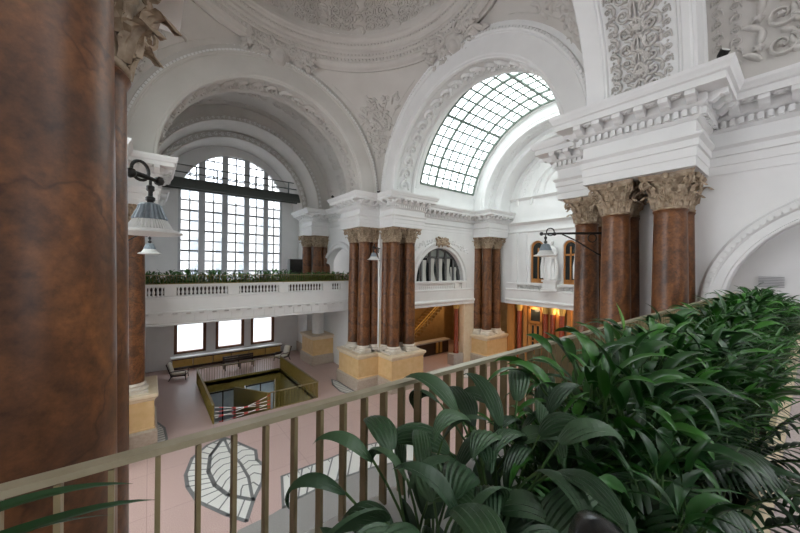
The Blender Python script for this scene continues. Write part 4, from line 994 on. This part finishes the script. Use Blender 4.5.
# ================================================================== FLOOR INLAYS
def flat(pts, z=.004): return [(x, y, z) for x, y in pts]
def slab(g, pts, z0, z1):
    n = len(pts); vs = [(x, y, z0) for x, y in pts] + [(x, y, z1) for x, y in pts]
    return g.add(vs, [tuple(range(n))[::-1], tuple(range(n, 2 * n))] + [(i, (i + 1) % n, n + (i + 1) % n, n + i) for i in range(n)])
def line(g, pts, w, z0=.003, z1=.007):
    for a, b in zip(pts, pts[1:]):
        a = Vector(a); b = Vector(b); d = (b - a).normalized(); n = Vector((-d.y, d.x)) * w / 2; a = a - d * w * .3; b = b + d * w * .3
        slab(g, [(a + n)[:], (a - n)[:], (b - n)[:], (b + n)[:]], z0, z1)
LEAF = [(2.86, 17.16), (3.15, 16.7), (3.4, 16.05), (3.79, 15.15), (3.65, 14.41), (3.77, 13.82), (3.46, 12.81), (2.95, 12.0), (2.53, 11.12), (2.1, 11.75), (1.39, 13.06), (1.18, 14.18), (1.19, 15.02), (1.51, 16.16), (2.16, 16.9)]
RIB = [(2.8, 17.04), (2.14, 15.9), (1.92, 14.73), (1.99, 13.68), (2.28, 12.79), (2.94, 11.99)]
RIB2 = [(2.86, 17.0), (2.87, 15.7), (3.05, 14.5), (3.1, 13.4), (2.94, 12.1)]
lf = thing('floor_mosaic', 'white leaf-shaped floor mosaic with grey veins at the lower left', 'floor mosaic', (2.5, 14, 0))
slab(G(), LEAF, .0, .004).build('leaf_field', 'white_mosaic', lf)
g = G(); line(g, LEAF + LEAF[:1], .13); line(g, RIB, .15); line(g, RIB2, .11)
def lerp_poly(P_, t):
    x = t * (len(P_) - 1); i = min(int(x), len(P_) - 2); u = x - i; return (P_[i][0] * (1 - u) + P_[i + 1][0] * u, P_[i][1] * (1 - u) + P_[i + 1][1] * u)
left = [LEAF[0], LEAF[14], LEAF[13], LEAF[12], LEAF[11], LEAF[10], LEAF[9], LEAF[8]]; right = LEAF[:8]
for i in range(1, 16):
    t = i / 16; line(g, [lerp_poly(RIB, t), lerp_poly(left, min(1, t * .95 + .04))], .05)
for i in range(1, 10):
    t = i / 10; a = lerp_poly(RIB, t); b = lerp_poly(RIB2, max(0, t - .06)); m = ((a[0] + b[0]) / 2, (a[1] + b[1]) / 2 + .35); line(g, [a, ((a[0] + m[0]) / 2, (a[1] + m[1]) / 2 + .1), m, b], .05)
    a = b; b = lerp_poly(right, min(1, t)); m = ((a[0] + b[0]) / 2, (a[1] + b[1]) / 2 + .22); line(g, [a, m, b], .05)
g.build('vein_lines', 'grey_mosaic', lf)
UP = [(4.14, 12.67), (5.09, 12.67), (6.11, 12.62), (7.31, 12.71), (8.58, 12.42), (9.6, 11.9), (10.3, 11.0)]; LO = [(3.66, 11.0), (4.24, 11.14), (5.01, 11.17), (6.13, 11.17), (7.28, 11.01), (8.42, 10.68), (9.2, 10.1)]
rb = thing('floor_mosaic', 'curved white floor mosaic band with grey cross lines behind the big leaves', 'floor mosaic', (6, 12, 0))
slab(G(), UP + LO[::-1], 0, .004).build('band_field', 'white_mosaic', rb)
g = G(); line(g, UP + LO[::-1] + UP[:1], .1)
for i in range(1, 14):
    t = i / 14; line(g, [lerp_poly(UP, t), lerp_poly(LO, min(1, t * .98 + .02))], .06)
    for u in (.33, .66): a = lerp_poly(UP, t - .035); b = lerp_poly(UP, t - .035 + .0); line(g, [a, (a[0], a[1] - .22)], .03)
g.build('cross_lines', 'grey_mosaic', rb)
gp = [(2.24, 10.89), (3.27, 10.93)] + LO[1:] + [(9.9, 8.5), (9.6, 5.5), (7.5, 3.6), (4.0, 3.3), (1.7, 4.6), (.6, 7.4), (1.2, 9.6)]
o = slab(G(), gp, 0, .003).build('floor_mosaic', 'floorg'); tag(o, 'large grey terrazzo field in the floor below the white mosaic band', 'floor mosaic')
for pts, lab in (([(.35, 21.0), (.66, 20.0), (.72, 18.6), (.45, 17.9), (.2, 18.0)], 'small white striped floor mosaic at the foot of the far left pedestal'), ([(10.5, 21.4), (10.68, 20.7), (10.66, 19.2), (10.72, 18.4), (10.3, 18.0), (9.95, 19.0), (10.1, 20.4)], 'small white striped floor mosaic left of the centre pedestal'),
                  ([(18.2, 16.2), (19.6, 16.9), (20.6, 17.5), (20.2, 16.1), (19.2, 15.5)], 'small white floor mosaic beside the grey block')):
    c = Vector(pts[0]); th = thing('floor_mosaic', lab, 'floor mosaic', (*pts[0], 0)); slab(G(), pts, 0, .004).build('field', 'white_mosaic', th)
    g = G(); line(g, pts + pts[:1], .1); n = len(pts)
    ys = sorted(p[1] for p in pts); xs = sorted(p[0] for p in pts)
    for i in range(1, 12):
        y = ys[0] + (ys[-1] - ys[0]) * i / 12; hits = []
        for a, b in zip(pts, pts[1:] + pts[:1]):
            if (a[1] - y) * (b[1] - y) < 0: u = (y - a[1]) / (b[1] - a[1]); hits.append(a[0] + (b[0] - a[0]) * u)
        if len(hits) >= 2: line(g, [(min(hits), y), (max(hits), y + .05)], .05)
    g.build('lines', 'grey_mosaic', th)
# ================================================================== RAISED PLASTER ORNAMENT
R = random.Random(11)
def orn(name, g, m, label): struct(name, g, m, smooth=True, label=label)
def soffit_map(k, r, s0=0): return lambda u, v, h: P(k, v, (r - h) * cos(u / r), SP + (r - h) * sin(u / r))
# crossing arches: running scroll in the sunk soffit band
for k in (1, 2):
    g = G(); mp = soffit_map(k, 5.53 if k == 2 else 5.40); L = pi * 5.40
    vine(g, mp, .25, L - .25, 7.9, .52, .17, .8)
    for s_ in (7.33, 8.47):
        for i in range(120): u = .1 + (L - .2) * i / 120; stroke(g, mp, [(u, s_ - .05), (u + .06, s_), (u, s_ + .05)], [.015, .03, .015], .035)
    orn('trim_12', g, 'vaultp' if k == 1 else 'plaster', 'running scroll ornament under a crossing arch')
g = G(); mp = soffit_map(3, 5.40)
for v0, v1, uc in ((.15, 7.0, 8.36),):
    sw = lambda u, v, h: mp(v, u, h)
    candelabra(g, sw, uc, .15, 7.5, .56, .10, R)
    vine(g, mp, .1, 7.0, 7.74, .13, .05, .3); vine(g, mp, .1, 7.0, 9.0, .13, .05, .3)
orn('trim_13', g, 'relief', 'rich scroll panel under the near crossing arch')
g = G(); mp = soffit_map(2, 5.85)
for a0, a1 in ((.2, pi * 5.85 - .2),): vine(g, mp, a0, a1, 17.6, .42, .06)
mp = lambda u, v, h: P(2, 19.64 - h, v * cos(u / v), 13.6 + v * sin(u / v))
for r, am in ((3.85, .28), (2.75, .22)):
    mpp = (lambda r: lambda u, v, h: P(2, 19.64 - h, (r + v) * cos(u / r), 13.9 + (r + v) * sin(u / r)))(r); vine(g, mpp, .1, pi * r - .1, 0, am, .05)
orn('trim_14', g, 'plaster', 'scroll ornament in the arch over the statues')
# far vault: relief panels over the coffers
g = G(); mp = soffit_map(1, T)
for i in range(9):
    u0 = .5 + i * (pi * T - 1) / 9; w = (pi * T - 1) / 9
    sw = (lambda u0, w: lambda u, v, h: mp(u0 + w / 2 + v, 11.8 + u, h))(u0, w)
    candelabra(g, sw, 0, -w * .42, w * .42, .9, .08, R)
    for q in (9.5, 14.2): vine(g, mp, u0, u0 + w, q, .22, .04, .5)
orn('trim_15', g, 'vaultp', 'low relief panels on the far barrel vault')
g = G()
mpf = (lambda s_, r: lambda u, v, h: P(1, s_ - h, (r + v) * cos(u / r), SP + (r + v) * sin(u / r)))
vine(g, mpf(17.08, 5.62), .2, pi * 5.62 - .2, 0, .2, .05, .45); vine(g, mpf(14.78, 6.05), .2, pi * 6.05 - .2, 0, .13, .05, .35)
orn('trim_16', g, 'plaster', 'leaf band on the ribs of the far arm')
# near arm vault: acanthus panel above the right cornice
g = G(); mp = soffit_map(3, T)
for s0, s1 in ((10.35, 12.5), (12.9, 15.2)):
    sw = (lambda s0, s1: lambda u, v, h: mp(v, (s0 + s1) / 2 + u, h))(s0, s1)
    candelabra(g, sw, 0, .55, 5.2, (s1 - s0) * .48, .16, R)
    candelabra(g, (lambda sw: lambda u, v, h: sw(u + .35, v + .3, h))(sw), 0, .55, 4.6, (s1 - s0) * .3, .2, R)
for q in (9.75, 10.1): vine(g, mp, .3, 6.5, q, .16, .05, .3)
orn('trim_17', g, 'relief', 'bold acanthus relief on the near vault')
# pendentive flower sprays
for qx, qy in ((1, 1), (-1, 1), (1, -1)):
    g = G()
    def mp(u, v, h, qx=qx, qy=qy):
        # u across (arc length), v up along the diagonal meridian, both in metres on the sphere
        Rs = 6.9 * sqrt(2); el = v / Rs; rr = Rs - h; a = pi / 4 + u / max(3.0, Rs * cos(el))
        return (CX + qx * rr * cos(el) * cos(a), CY + qy * rr * cos(el) * sin(a), SP + rr * sin(el))
    stroke(g, mp, [(0, 2.4 + i * .3) for i in range(13)], .05, .06)
    for i in range(150):
        v = R.uniform(2.6, 6.2); w = .12 + max(0, (v - 2.6)) * .36; u = R.gauss(0, .5) * w
        if R.random() < .22: rosette(g, mp, u, v, R.uniform(.1, .2), R.uniform(.1, .18), R.choice((5, 6)))
        elif R.random() < .25: scroll(g, mp, u, v, R.uniform(.12, .24), R.choice((1, -1)), R.uniform(0, 6), .035, .06, 1.2, 12)
        else: leaf2(g, mp, u, v, pi / 2 + R.gauss(0, 1.1), R.uniform(.25, .5), R.uniform(.06, .1), R.uniform(.08, .16), R.uniform(-.8, .8))
    # thin raised border following the arches
    for sg in (1, -1):
        pts = []
        for i in range(20):
            z = 1.6 + i * .2475; el = math.asin(z / (6.9 * sqrt(2))); c = 6.9 * sqrt(2) * cos(el); off = math.acos(min(1, 6.9 / c)); a = pi / 4 - off
            pts.append((sg * max(0, (a - .05)) * max(3.0, c), el * 6.9 * sqrt(2)))
        stroke(g, mp, pts, [.03] * 20, .03)
    orn('trim_18', g, 'relief', 'flower spray in relief on a pendentive')
# dome relief
g = G()
def mpd(u, v, h):
    t = v; r, z = dome_r(t); k = 1 - h / 5.6; return (CX + r * k * cos(u), CY + r * k * sin(u), ZR + 1.3 + (z - ZR - 1.3) * k)
for i in range(18):
    u0 = 2 * pi * i / 18
    if sin(u0) < -.4 and cos(u0) < .5: continue
    sw = (lambda u0: lambda u, v, h: mpd(u0 + u / 5.2, v / 5.0, h))(u0)
    candelabra(g, sw, 0, .25, 3.2, .62, .10, R)
    for q in range(14): leaf2(g, sw, .9 + R.uniform(-.25, .25), R.uniform(.3, 2.4), R.uniform(0, 6), .4, .09, .09, .7)
orn('trim_19', g, 'relief', 'garlands and scrolls in relief inside the dome')
# cartouches at the crowns of the arches
for k in (1, 2):
    g = G()
    def mp(u, v, h, k=k):
        n = .7071; s_ = 6.78 - v * n - h * n; z = SP + 6.75 + v * n - h * n
        t = u; z2 = z - .045 * t * t; s2 = s_ - .07 * t * t * (1 if v > 0 else .2); return P(k, s2, t, z2)
    for r, h in ((.62, .12), (.46, .22), (.3, .3)):
        vs = [mp(0, 0, h)] + [mp(r * .78 * cos(a * pi / 16), r * sin(a * pi / 16), h * .85) for a in range(32)] + [mp(r * .95 * cos(a * pi / 16), r * 1.15 * sin(a * pi / 16), -.1) for a in range(32)]
        g.add(vs, [(0, 1 + i, 1 + (i + 1) % 32) for i in range(32)] + [(1 + i, 33 + i, 33 + (i + 1) % 32, 1 + (i + 1) % 32) for i in range(32)])
    for sg in (1, -1):
        for y in (.5, -.45): scroll(g, mp, sg * .62, y, .3, sg, pi / 2, .08, .22)
        for i in range(34):
            x = sg * R.uniform(.6, 1.75); y = R.gauss(0, .26) + .12 * abs(x)
            if R.random() < .35: rosette(g, mp, x, y, R.uniform(.1, .2), R.uniform(.12, .25), 5)
            else: leaf2(g, mp, x, y, (0 if sg > 0 else pi) + R.gauss(0, .7), R.uniform(.3, .55), R.uniform(.06, .12), R.uniform(.1, .22), R.uniform(-.7, .7))
    orn('trim_20', g, 'relief', 'shield and flower cartouche at the crown of an arch')
# gilded keystone over the curtained arch and plain ones elsewhere
g = G(); mp = lambda u, v, h: P(2, 12.9 + u, T - .12 - h, 10.22 + v)
rosette(g, mp, 0, 0, .32, .2, 8)
for sg in (1, -1):
    scroll(g, mp, sg * .35, .1, .24, sg, pi / 2, .07, .16)
    for i in range(16): leaf2(g, mp, sg * R.uniform(.1, .6), R.uniform(-.25, .3), (0 if sg > 0 else pi) + R.gauss(0, .8), .3, .07, .14, .5)
orn('trim_21', g, 'gilt', 'gilded cartouche over the curtained arch')
g = G(); mp2 = lambda u, v, h: P(2, 12.9 + u, T - .01 - h, 9.2 + v)
for sg in (1, -1):
    for i in range(30):
        x = R.uniform(.75, 3.2); y = 1.15 - .09 * x * x * 1.0; leaf2(g, mp2, sg * x, y + R.uniform(-.12, .2), (0 if sg > 0 else pi) + R.gauss(-.4 * sg, .5), .3, .05, .05, .5)
orn('trim_22', g, 'plaster', 'white leaf garland over the curtained arch')
# ================================================================== NEAR RAILING
t = thing('gallery_railing', 'long brass bar railing along the gallery edge in the foreground', 'railing', (5, 1.21, 7.1))
YR = 1.21; X0, X1 = -1.38, 11.9
G().box((X0, YR - .022, 7.634), (X1, YR + .022, 7.654)).build('top_rail', 'railtop', t)
G().box((X0, YR - .025, 7.085), (X1, YR + .025, 7.11)).build('bottom_rail', 'railtop', t)
bm_ = G().box((-.0065, -.022, 7.11), (.0065, .022, 7.63)).build('baluster', 'brass', None, loc=(0, 0, 0)); bmesh_d = bm_.data; bpy.data.objects.remove(bm_)
n0 = -13; rest = G(); cnt = 0
for i in range(n0, 113):
    x = .0255 + .1037 * i
    if cnt < 100:
        o = bpy.data.objects.new('baluster', bmesh_d); COL.objects.link(o); o.parent = t; o.location = (x - 5, 0, -7.1); cnt += 1
    else: rest.box((x - .0065, YR - .022, 7.11), (x + .0065, YR + .022, 7.63))
tag(rest.build('far_balusters', 'brass', t), kind='stuff')
fg = railing('gallery_railing', 'low metal bar railing on the far gallery balustrade, in front of its plants', (CX - 6.9, 21.75), (CX + 6.9, 21.75), 'far gallery railing', .15, .5, 7.13)
# ================================================================== PLANTERS AND PLANTS
def planter(x0, x1, label, group, y0=.16, y1=.80, z0=6.51, zt=7.1):
    t = thing('planter', label, 'planter', ((x0 + x1) / 2, (y0 + y1) / 2, z0), group)
    g = G(); w = .03
    for a, b in (((x0, y0), (x1, y0 + w)), ((x0, y1 - w), (x1, y1)), ((x0, y0 + w), (x0 + w, y1 - w)), ((x1 - w, y0 + w), (x1, y1 - w))): g.box((a[0], a[1], z0), (b[0], b[1], zt))
    g.box((x0, y0, z0), (x1, y1, z0 + .03)); g.build('box', 'cream', t)
    G().box((x0 + w, y0 + w, zt - .12), (x1 - w, y1 - w, zt - .05)).build('soil', 'soil', t)
    return t
ords = ['left end', 'first from the viewer on the right', 'second', 'third', 'fourth', 'fifth', 'sixth', 'seventh', 'last, nearest the right pier']
xs = [-1.3, .3, 1.75, 3.2, 4.65, 6.1, 7.55, 9.0, 10.45, 11.9]
labs = ['cream planter box at the foot of the huge left column', 'cream planter box under the big pleated leaves', 'cream planter box next along from the pleated leaves', 'cream planter box with its side half hidden by palm fronds', 'cream planter box seen between drooping leaves at the right', 'cream planter box further along, below the pale leaf', 'cream planter box past the middle of the row', 'cream planter box third from the far end of the row', 'cream planter box at the far end of the row by the right arch']
for a, b, l in zip(xs, xs[1:], labs): planter(a + .01, b - .01, l, 'cream planter boxes on the near gallery')
def blade(g, gs, p, az, el, pet, L, W, droop, rr, fold=.25, ny=9, nx=4, kind='lance', petr=.004):
    """one leaf: a thin stalk, then a folded curving blade"""
    p = Vector(p); side = Vector((-sin(az), cos(az), 0)); roll = rr.gauss(0, .35)
    st = [p.copy()]; e = el + .25
    for i in range(5):
        p = p + Vector((cos(az) * cos(e), sin(az) * cos(e), sin(e))) * pet / 5; e -= .05 + .02 * droop; st.append(p.copy())
    gs.tube(st, [petr * 1.3] * 3 + [petr] * 3, 5, cap=False)
    vs = []; bend = rr.gauss(0, .15)
    for j in range(ny + 1):
        t = j / ny
        if j: a2 = az + bend * t; p = p + Vector((cos(a2) * cos(e), sin(a2) * cos(e), sin(e))) * L / ny; e -= droop / ny * (.5 + t)
        tan = Vector((cos(az) * cos(e), sin(az) * cos(e), sin(e))); nrm = side.cross(tan).normalized() * -1
        if nrm.z < 0 and abs(e) < 1.3: nrm = -nrm
        s2 = side * cos(roll) + nrm * sin(roll); n2 = nrm * cos(roll) - side * sin(roll)
        if kind == 'lance': w = W * max(.02, sin(pi * min(1, t ** .75)) ** .85) if t < 1 else W * .01
        elif kind == 'round': w = W * max(.03, sqrt(max(0, 1 - (2 * t - 1) ** 2)))
        elif kind == 'strap': w = W * (min(1, t * 6 + .3)) * max(.03, (1 - t ** 3))
        else: w = W * max(.04, sin(pi * min(1, .06 + .94 * t ** .85)) ** .75)
        for i in range(nx + 1):
            x = (i / nx - .5) * 2
            up = fold * abs(x) * w
            if kind == 'pleat': up = -.22 * x * x * w + (.13 * w if i % 2 else 0) * min(1, t * 3) ; 
            if kind == 'pleat' and j == ny: pass
            q = p + s2 * x * w + n2 * up
            if kind == 'pleat': q = q + tan * (-.28 * abs(x) * w * t + (rr.uniform(-.018, .012) if j >= ny - 1 else 0))
            vs.append(q)
    k = nx + 1
    g.add(vs, [(j * k + i, j * k + i + 1, (j + 1) * k + i + 1, (j + 1) * k + i) for j in range(ny) for i in range(nx)])
def frond(g, gs, p, az, el, L, droop, rr, n=16, ll=.16, lw=.011):
    p = Vector(p); pts = [p.copy()]; e = el; dirs = []
    for i in range(n + 6):
        d = Vector((cos(az) * cos(e), sin(az) * cos(e), sin(e))); dirs.append(d); p = p + d * L / (n + 6); e -= droop / (n + 6); pts.append(p.copy())
    gs.tube(pts, [.005 * (1 - .8 * i / len(pts)) for i in range(len(pts))], 5, cap=False)
    side = Vector((-sin(az), cos(az), 0))
    for i in range(5, n + 6):
        t = (i - 5) / n; l = ll * (.55 + .6 * sin(pi * (t * .8 + .12))) * rr.uniform(.9, 1.1); up = Vector((0, 0, 1))
        for sg in (1, -1):
            d = (side * sg * .85 + dirs[i] * .75 + up * .12).normalized(); wv = d.cross(up).normalized(); q0 = pts[i]; vs = []
            for j in range(6):
                u = j / 5; c = q0 + d * l * u - up * .55 * l * u * u; w = lw * sin(pi * (.12 + .86 * u)) ** .8
                vs += [c - wv * w, c + up * w * .3, c + wv * w]
            g.add(vs, [(j * 3 + a, j * 3 + a + 1, j * 3 + a + 4, j * 3 + a + 3) for j in range(5) for a in (0, 1)])
def plant_parts(parent, gl, gst, lm):
    gst.build('stem', 'stem', parent, smooth=True, recalc=False, loc=(0, 0, 0)) ; gl.build('foliage', lm, parent, smooth=True, recalc=False, loc=(0, 0, 0))
PROTO = {}
def lily(seed, n=30, hgt=1.0, lm='leafA'):
    rr = random.Random(seed); g = G(); s_ = G()
    for i in range(n):
        a = i * 2.4 + rr.gauss(0, .3); el = rr.uniform(.8, 1.5); q = rr.random()
        blade(g, s_, (rr.gauss(0, .05), rr.gauss(0, .05), 0), a, el, rr.uniform(.10, .46) * hgt, rr.uniform(.13, .25), rr.uniform(.013, .027), rr.uniform(.9, 2.2), rr, .3, 8, 4)
    return g, s_, lm
def pleated(seed, n=20):
    rr = random.Random(seed); g = G(); s_ = G()
    for i in range(n):
        a = i * 2.4 + rr.gauss(0, .3)
        blade(g, s_, (rr.gauss(0, .05), rr.gauss(0, .05), 0), a, rr.uniform(.9, 1.45), rr.uniform(.30, .56), rr.uniform(.22, .38), rr.uniform(.036, .062), rr.uniform(1.7, 2.9), rr, .1, 16, 12, 'pleat', .005)
    for i in range(12):
        blade(g, s_, (rr.gauss(0, .07), rr.gauss(0, .07), 0), rr.uniform(0, 6.3), rr.uniform(.5, 1.3), rr.uniform(.1, .25), rr.uniform(.15, .25), rr.uniform(.02, .035), rr.uniform(.6, 1.4), rr, .3)
    return g, s_, 'leafC'
def palm(seed, n=12, L=.75):
    rr = random.Random(seed); g = G(); s_ = G()
    for i in range(n): frond(g, s_, (rr.gauss(0, .03), rr.gauss(0, .03), 0), i * 2.4 + rr.gauss(0, .2), rr.uniform(.8, 1.45), L * rr.uniform(.8, 1.15), rr.uniform(1.0, 1.9), rr)
    return g, s_, 'leafP'
def rubber(seed):
    rr = random.Random(seed); g = G(); s_ = G()
    s_.tube([(0, 0, 0), (.02, -.01, .25), (0, 0, .48)], .006, 6)
    vs = []; ny, nx = 16, 12; az = -.66; d = Vector((cos(az), sin(az), 0)); sd = Vector((-d.y, d.x, 0))
    for j in range(ny + 1):
        t = j / ny; w = .082 * max(.02, sqrt(max(0, 1 - (2 * t - 1) ** 2)))
        for i in range(nx + 1):
            x = (i / nx - .5) * 2; p = Vector((0, 0, .5)) + d * (.165 * t) + sd * (x * w) + Vector((0, 0, .05 * sin(pi * t) - .025 * x * x - .003 * (1 - min(1, abs(x) * 6)))); vs.append(p)
    k = nx + 1; g.add(vs, [(j * k + i, j * k + i + 1, (j + 1) * k + i + 1, (j + 1) * k + i) for j in range(ny) for i in range(nx)])
    return g, s_, 'leafD'
def strap(seed):
    rr = random.Random(seed); g = G(); s_ = G()
    for i in range(34): blade(g, s_, (rr.gauss(0, .04), rr.gauss(0, .04), 0), i * 2.4 + rr.gauss(0, .2), rr.uniform(.6, 1.45), rr.uniform(.05, .2), rr.uniform(.32, .55), rr.uniform(.011, .02), rr.uniform(.8, 1.7), rr, .35, 9, 2, 'strap')
    return g, s_, 'leafB'
def plant(kind, key, maker, label, group, loc, rz=0, sc=1, name=None):
    t = thing(name or kind, label, 'plant', loc, group, rz); t.scale = (sc, sc, sc)
    if key not in PROTO:
        g, s_, lm = maker(); me = []
        for nm, q, m in (('stem', s_, 'stem'), ('foliage', g, lm)):
            o = q.build(nm, m, None, smooth=not (lm == 'leafC' and nm == 'foliage'), recalc=False); me.append((nm, o.data)); bpy.data.objects.remove(o)
        PROTO[key] = me
    for nm, me in PROTO[key]:
        o = bpy.data.objects.new(nm, me); COL.objects.link(o); o.parent = t
    return t
ZS = 7.05
rp = random.Random(21)
# foreground: pleated leaves
plant('pleated_palm', 'pl0', lambda: pleated(5), 'grey-green pleated plant nearest the viewer, its leaf tips at the bottom of the view', None, (.66, .60, ZS - .1), .3, 1)
plant('pleated_palm', 'pl1', lambda: pleated(9), 'broad pleated plant in front of the railing bars, left edge of the planting', None, (.78, .82, ZS - .05), 1.3, 1)
plant('pleated_palm', 'pl2', lambda: pleated(14), 'tall pleated plant with a large drooping leaf before the middle of the railing', None, (1.12, .78, ZS + .04), 2.2, 1)
plant('pleated_palm', 'pl0', None, 'pleated plant just behind the large drooping leaf', None, (1.5, .8, ZS - .02), 4.0, .95)
plant('rubber_plant', 'rub', lambda: rubber(3), 'dark plant with one big round nearly black leaf at the bottom edge', None, (.685, .30, ZS + .19), 0, .8)
def arching():
    rr = random.Random(8); g = G(); s_ = G()
    for az, el, z, L, dr, w in ((-.02, .28, .57, .40, .75, .015), (-.14, .18, .55, .37, .6, .014), (.12, .36, .60, .36, .8, .014), (-.28, .3, .54, .36, .7, .015), (.3, .2, .56, .33, .6, .014), (-.1, .05, .52, .34, .5, .013), (.22, .95, .60, .26, .3, .012), (1.4, .6, .55, .3, .8, .014), (2.6, .6, .55, .34, .9, .014), (-1.6, .5, .5, .34, .8, .014), (-2.5, .7, .5, .3, .9, .014)):
        s_.tube([(0, 0, 0), (.01, 0, z * .5), (.0, 0, z)], .004, 5)
        blade(g, s_, (0, 0, z), az, el, .03, L, w, dr, rr, .3, 12, 4, 'strap', .004)
    return g, s_, 'leafP'
plant('strap_leaf_plant', 'arch', arching, 'dark plant with long arching leaves at the bottom left corner by the huge column', None, (-.43, .84, ZS + .02), 0, 1.09)
for i, (x, y, a, s_, lab) in enumerate([(1.95, .24, 1.0, 1.1, 'dark feathery palm at the bottom right corner of the planting'), (2.5, .24, 2.0, 1.05, 'feathery palm hanging over the planter beside the speckled floor'), (7.4, .45, .5, 1.05, 'small palm standing highest in front of the right arch'), (9.3, .5, 2.5, 1.05, 'far palm in front of the right arch wall')]):
    plant('parlour_palm', 'pa%d' % (i % 3), (lambda i: lambda: palm(30 + i))(i), lab, None, (x, y, ZS), a, s_)
LG_ = 'glossy green plants filling the near planters'
LL = 'glossy green plant with pointed leaves in the dense row of the near planters'
x = 1.45; i = 0
while x < 11.6:
    for y in (.34, .53, .72):
        if y < .4 and 1.6 < x < 2.7: continue
        q = rp.random(); k = 'li%d' % rp.randrange(4) if q < .72 else ('st%d' % rp.randrange(2))
        mk = (lambda k: (lambda: lily(40 + int(k[2]), 68, 1, 'leafA' if int(k[2]) % 2 else 'leafB')) if k[0] == 'l' else (lambda: strap(60 + int(k[2]))))(k)
        plant('peace_lily' if k[0] == 'l' else 'strap_leaf_plant', k, mk, LL, LG_, (x + rp.gauss(0, .06), y + rp.gauss(0, .02), ZS - .02), rp.uniform(0, 6.3), rp.uniform(.85, 1.1) * (1 if x < 1.8 else 1.0 if y < .4 else 1.22 if y < .6 else 1.45))
    x += .36 + (.02 * max(0, x - 4)); i += 1
for x, y in ((1.15, .3), (.8, .3), (1.25, .52)):
    plant('strap_leaf_plant' if y < .5 else 'peace_lily', 'st0' if y < .5 else 'li1', (lambda: strap(60)) if y < .5 else (lambda: lily(41)), LL, LG_, (x, y, ZS - .1), x * 9, .8)
# one bright young leaf
t = thing('young_leaf', 'single bright light-green upright leaf above the planting before the right pier', 'leaf', (2.75, .80, ZS), None)
g = G(); s_ = G(); blade(g, s_, (2.75, .80, ZS), .9, 1.30, .70, .22, .045, .35, random.Random(2), .35)
s_.build('stem', 'stem', t, smooth=True, recalc=False); g.build('foliage', 'leafY', t, smooth=True, recalc=False)
# far gallery planting
FG = 'leafy plants along the far gallery'
for i in range(34):
    x = CX - 6.6 + i * .4; plant('leafy_plant', 'st1' if i % 4 == 0 else 'li%d' % (2 * (i % 2)), lambda: None, 'leafy green plant in the row behind the far gallery railing', FG, (x, 22.2 + rp.gauss(0, .08), 6.9), rp.uniform(0, 6), rp.uniform(1.6, 2.15))
t = thing('planter', 'long low planter behind the far gallery railing', 'planter', (CX, 22.2, 6.5)); G().box((CX - 6.9, 21.95, 6.5), (CX + 6.9, 22.45, 6.92)).build('box', 'darkwood', t); G().box((CX - 6.85, 21.99, 6.92), (CX + 6.85, 22.41, 6.94)).build('soil', 'soil', t)
# ================================================================== LIGHT
w = bpy.data.worlds.new('sky'); S.world = w; w.use_nodes = True; nt = w.node_tree; bg = nt.nodes['Background']
tc = nt.nodes.new('ShaderNodeTexCoord'); n = nt.nodes.new('ShaderNodeTexNoise'); n.inputs['Scale'].default_value = 2.2; n.inputs['Detail'].default_value = 5
r = nt.nodes.new('ShaderNodeValToRGB'); r.color_ramp.elements[0].color = (.80, .88, 1, 1); r.color_ramp.elements[1].color = (1, 1, 1, 1); r.color_ramp.elements[0].position = .35; r.color_ramp.elements[1].position = .6
nt.links.new(tc.outputs['Generated'], n.inputs['Vector']); nt.links.new(n.outputs['Fac'], r.inputs['Fac']); nt.links.new(r.outputs['Color'], bg.inputs['Color'])
bg.inputs['Strength'].default_value = 3.0
def light(name, loc, e, col, r=.15):
    l = bpy.data.lights.new(name, 'POINT'); l.energy = e; l.color = col; l.shadow_soft_size = r; o = bpy.data.objects.new(name, l); COL.objects.link(o); o.location = loc
for i, t_ in enumerate((3.0, 1.0, -1.0)): light('doorway_lamp', P(2, 19.85, t_ + .02, 4.75), 22, (1, .66, .34), .3)
light('hall_lamp', (19.5, 22.6, 4.7), 70, (1, .70, .40), .3); light('hall_lamp', (23.5, 21.5, 4.7), 50, (1, .70, .40), .3)
light('stairwell_fill', (6.6, 24.0, -2.6), 14, (.85, .93, 1))  # fill light added to brighten the pale glass doors below
# ================================================================== CAMERA
f, yaw, pit, rol = 321.75, radians(37.904), radians(.0907), radians(.595)
F = Vector((sin(yaw) * cos(pit), cos(yaw) * cos(pit), sin(pit))); Rr = Vector((cos(yaw), -sin(yaw), 0)); Up = Rr.cross(F)
R2 = Rr * cos(rol) + Up * sin(rol); U2 = -Rr * sin(rol) + Up * cos(rol)
cam = bpy.data.cameras.new('camera'); cam.sensor_width = 36; cam.sensor_fit = 'HORIZONTAL'; cam.lens = f * 36 / 800; cam.clip_start = .02; cam.clip_end = 300
co = bpy.data.objects.new('camera', cam); COL.objects.link(co)
co.matrix_world = Matrix(((R2.x, U2.x, -F.x, 0), (R2.y, U2.y, -F.y, 0), (R2.z, U2.z, -F.z, 8.2), (0, 0, 0, 1)))
S.camera = co
S.view_settings.view_transform = 'Standard'; S.view_settings.look = 'None'; S.view_settings.gamma = 1; S.view_settings.use_curve_mapping = False
S.view_settings.exposure = 1.0
S.cycles.max_bounces = 10; S.cycles.diffuse_bounces = 4; S.cycles.glossy_bounces = 4; S.cycles.transparent_max_bounces = 16
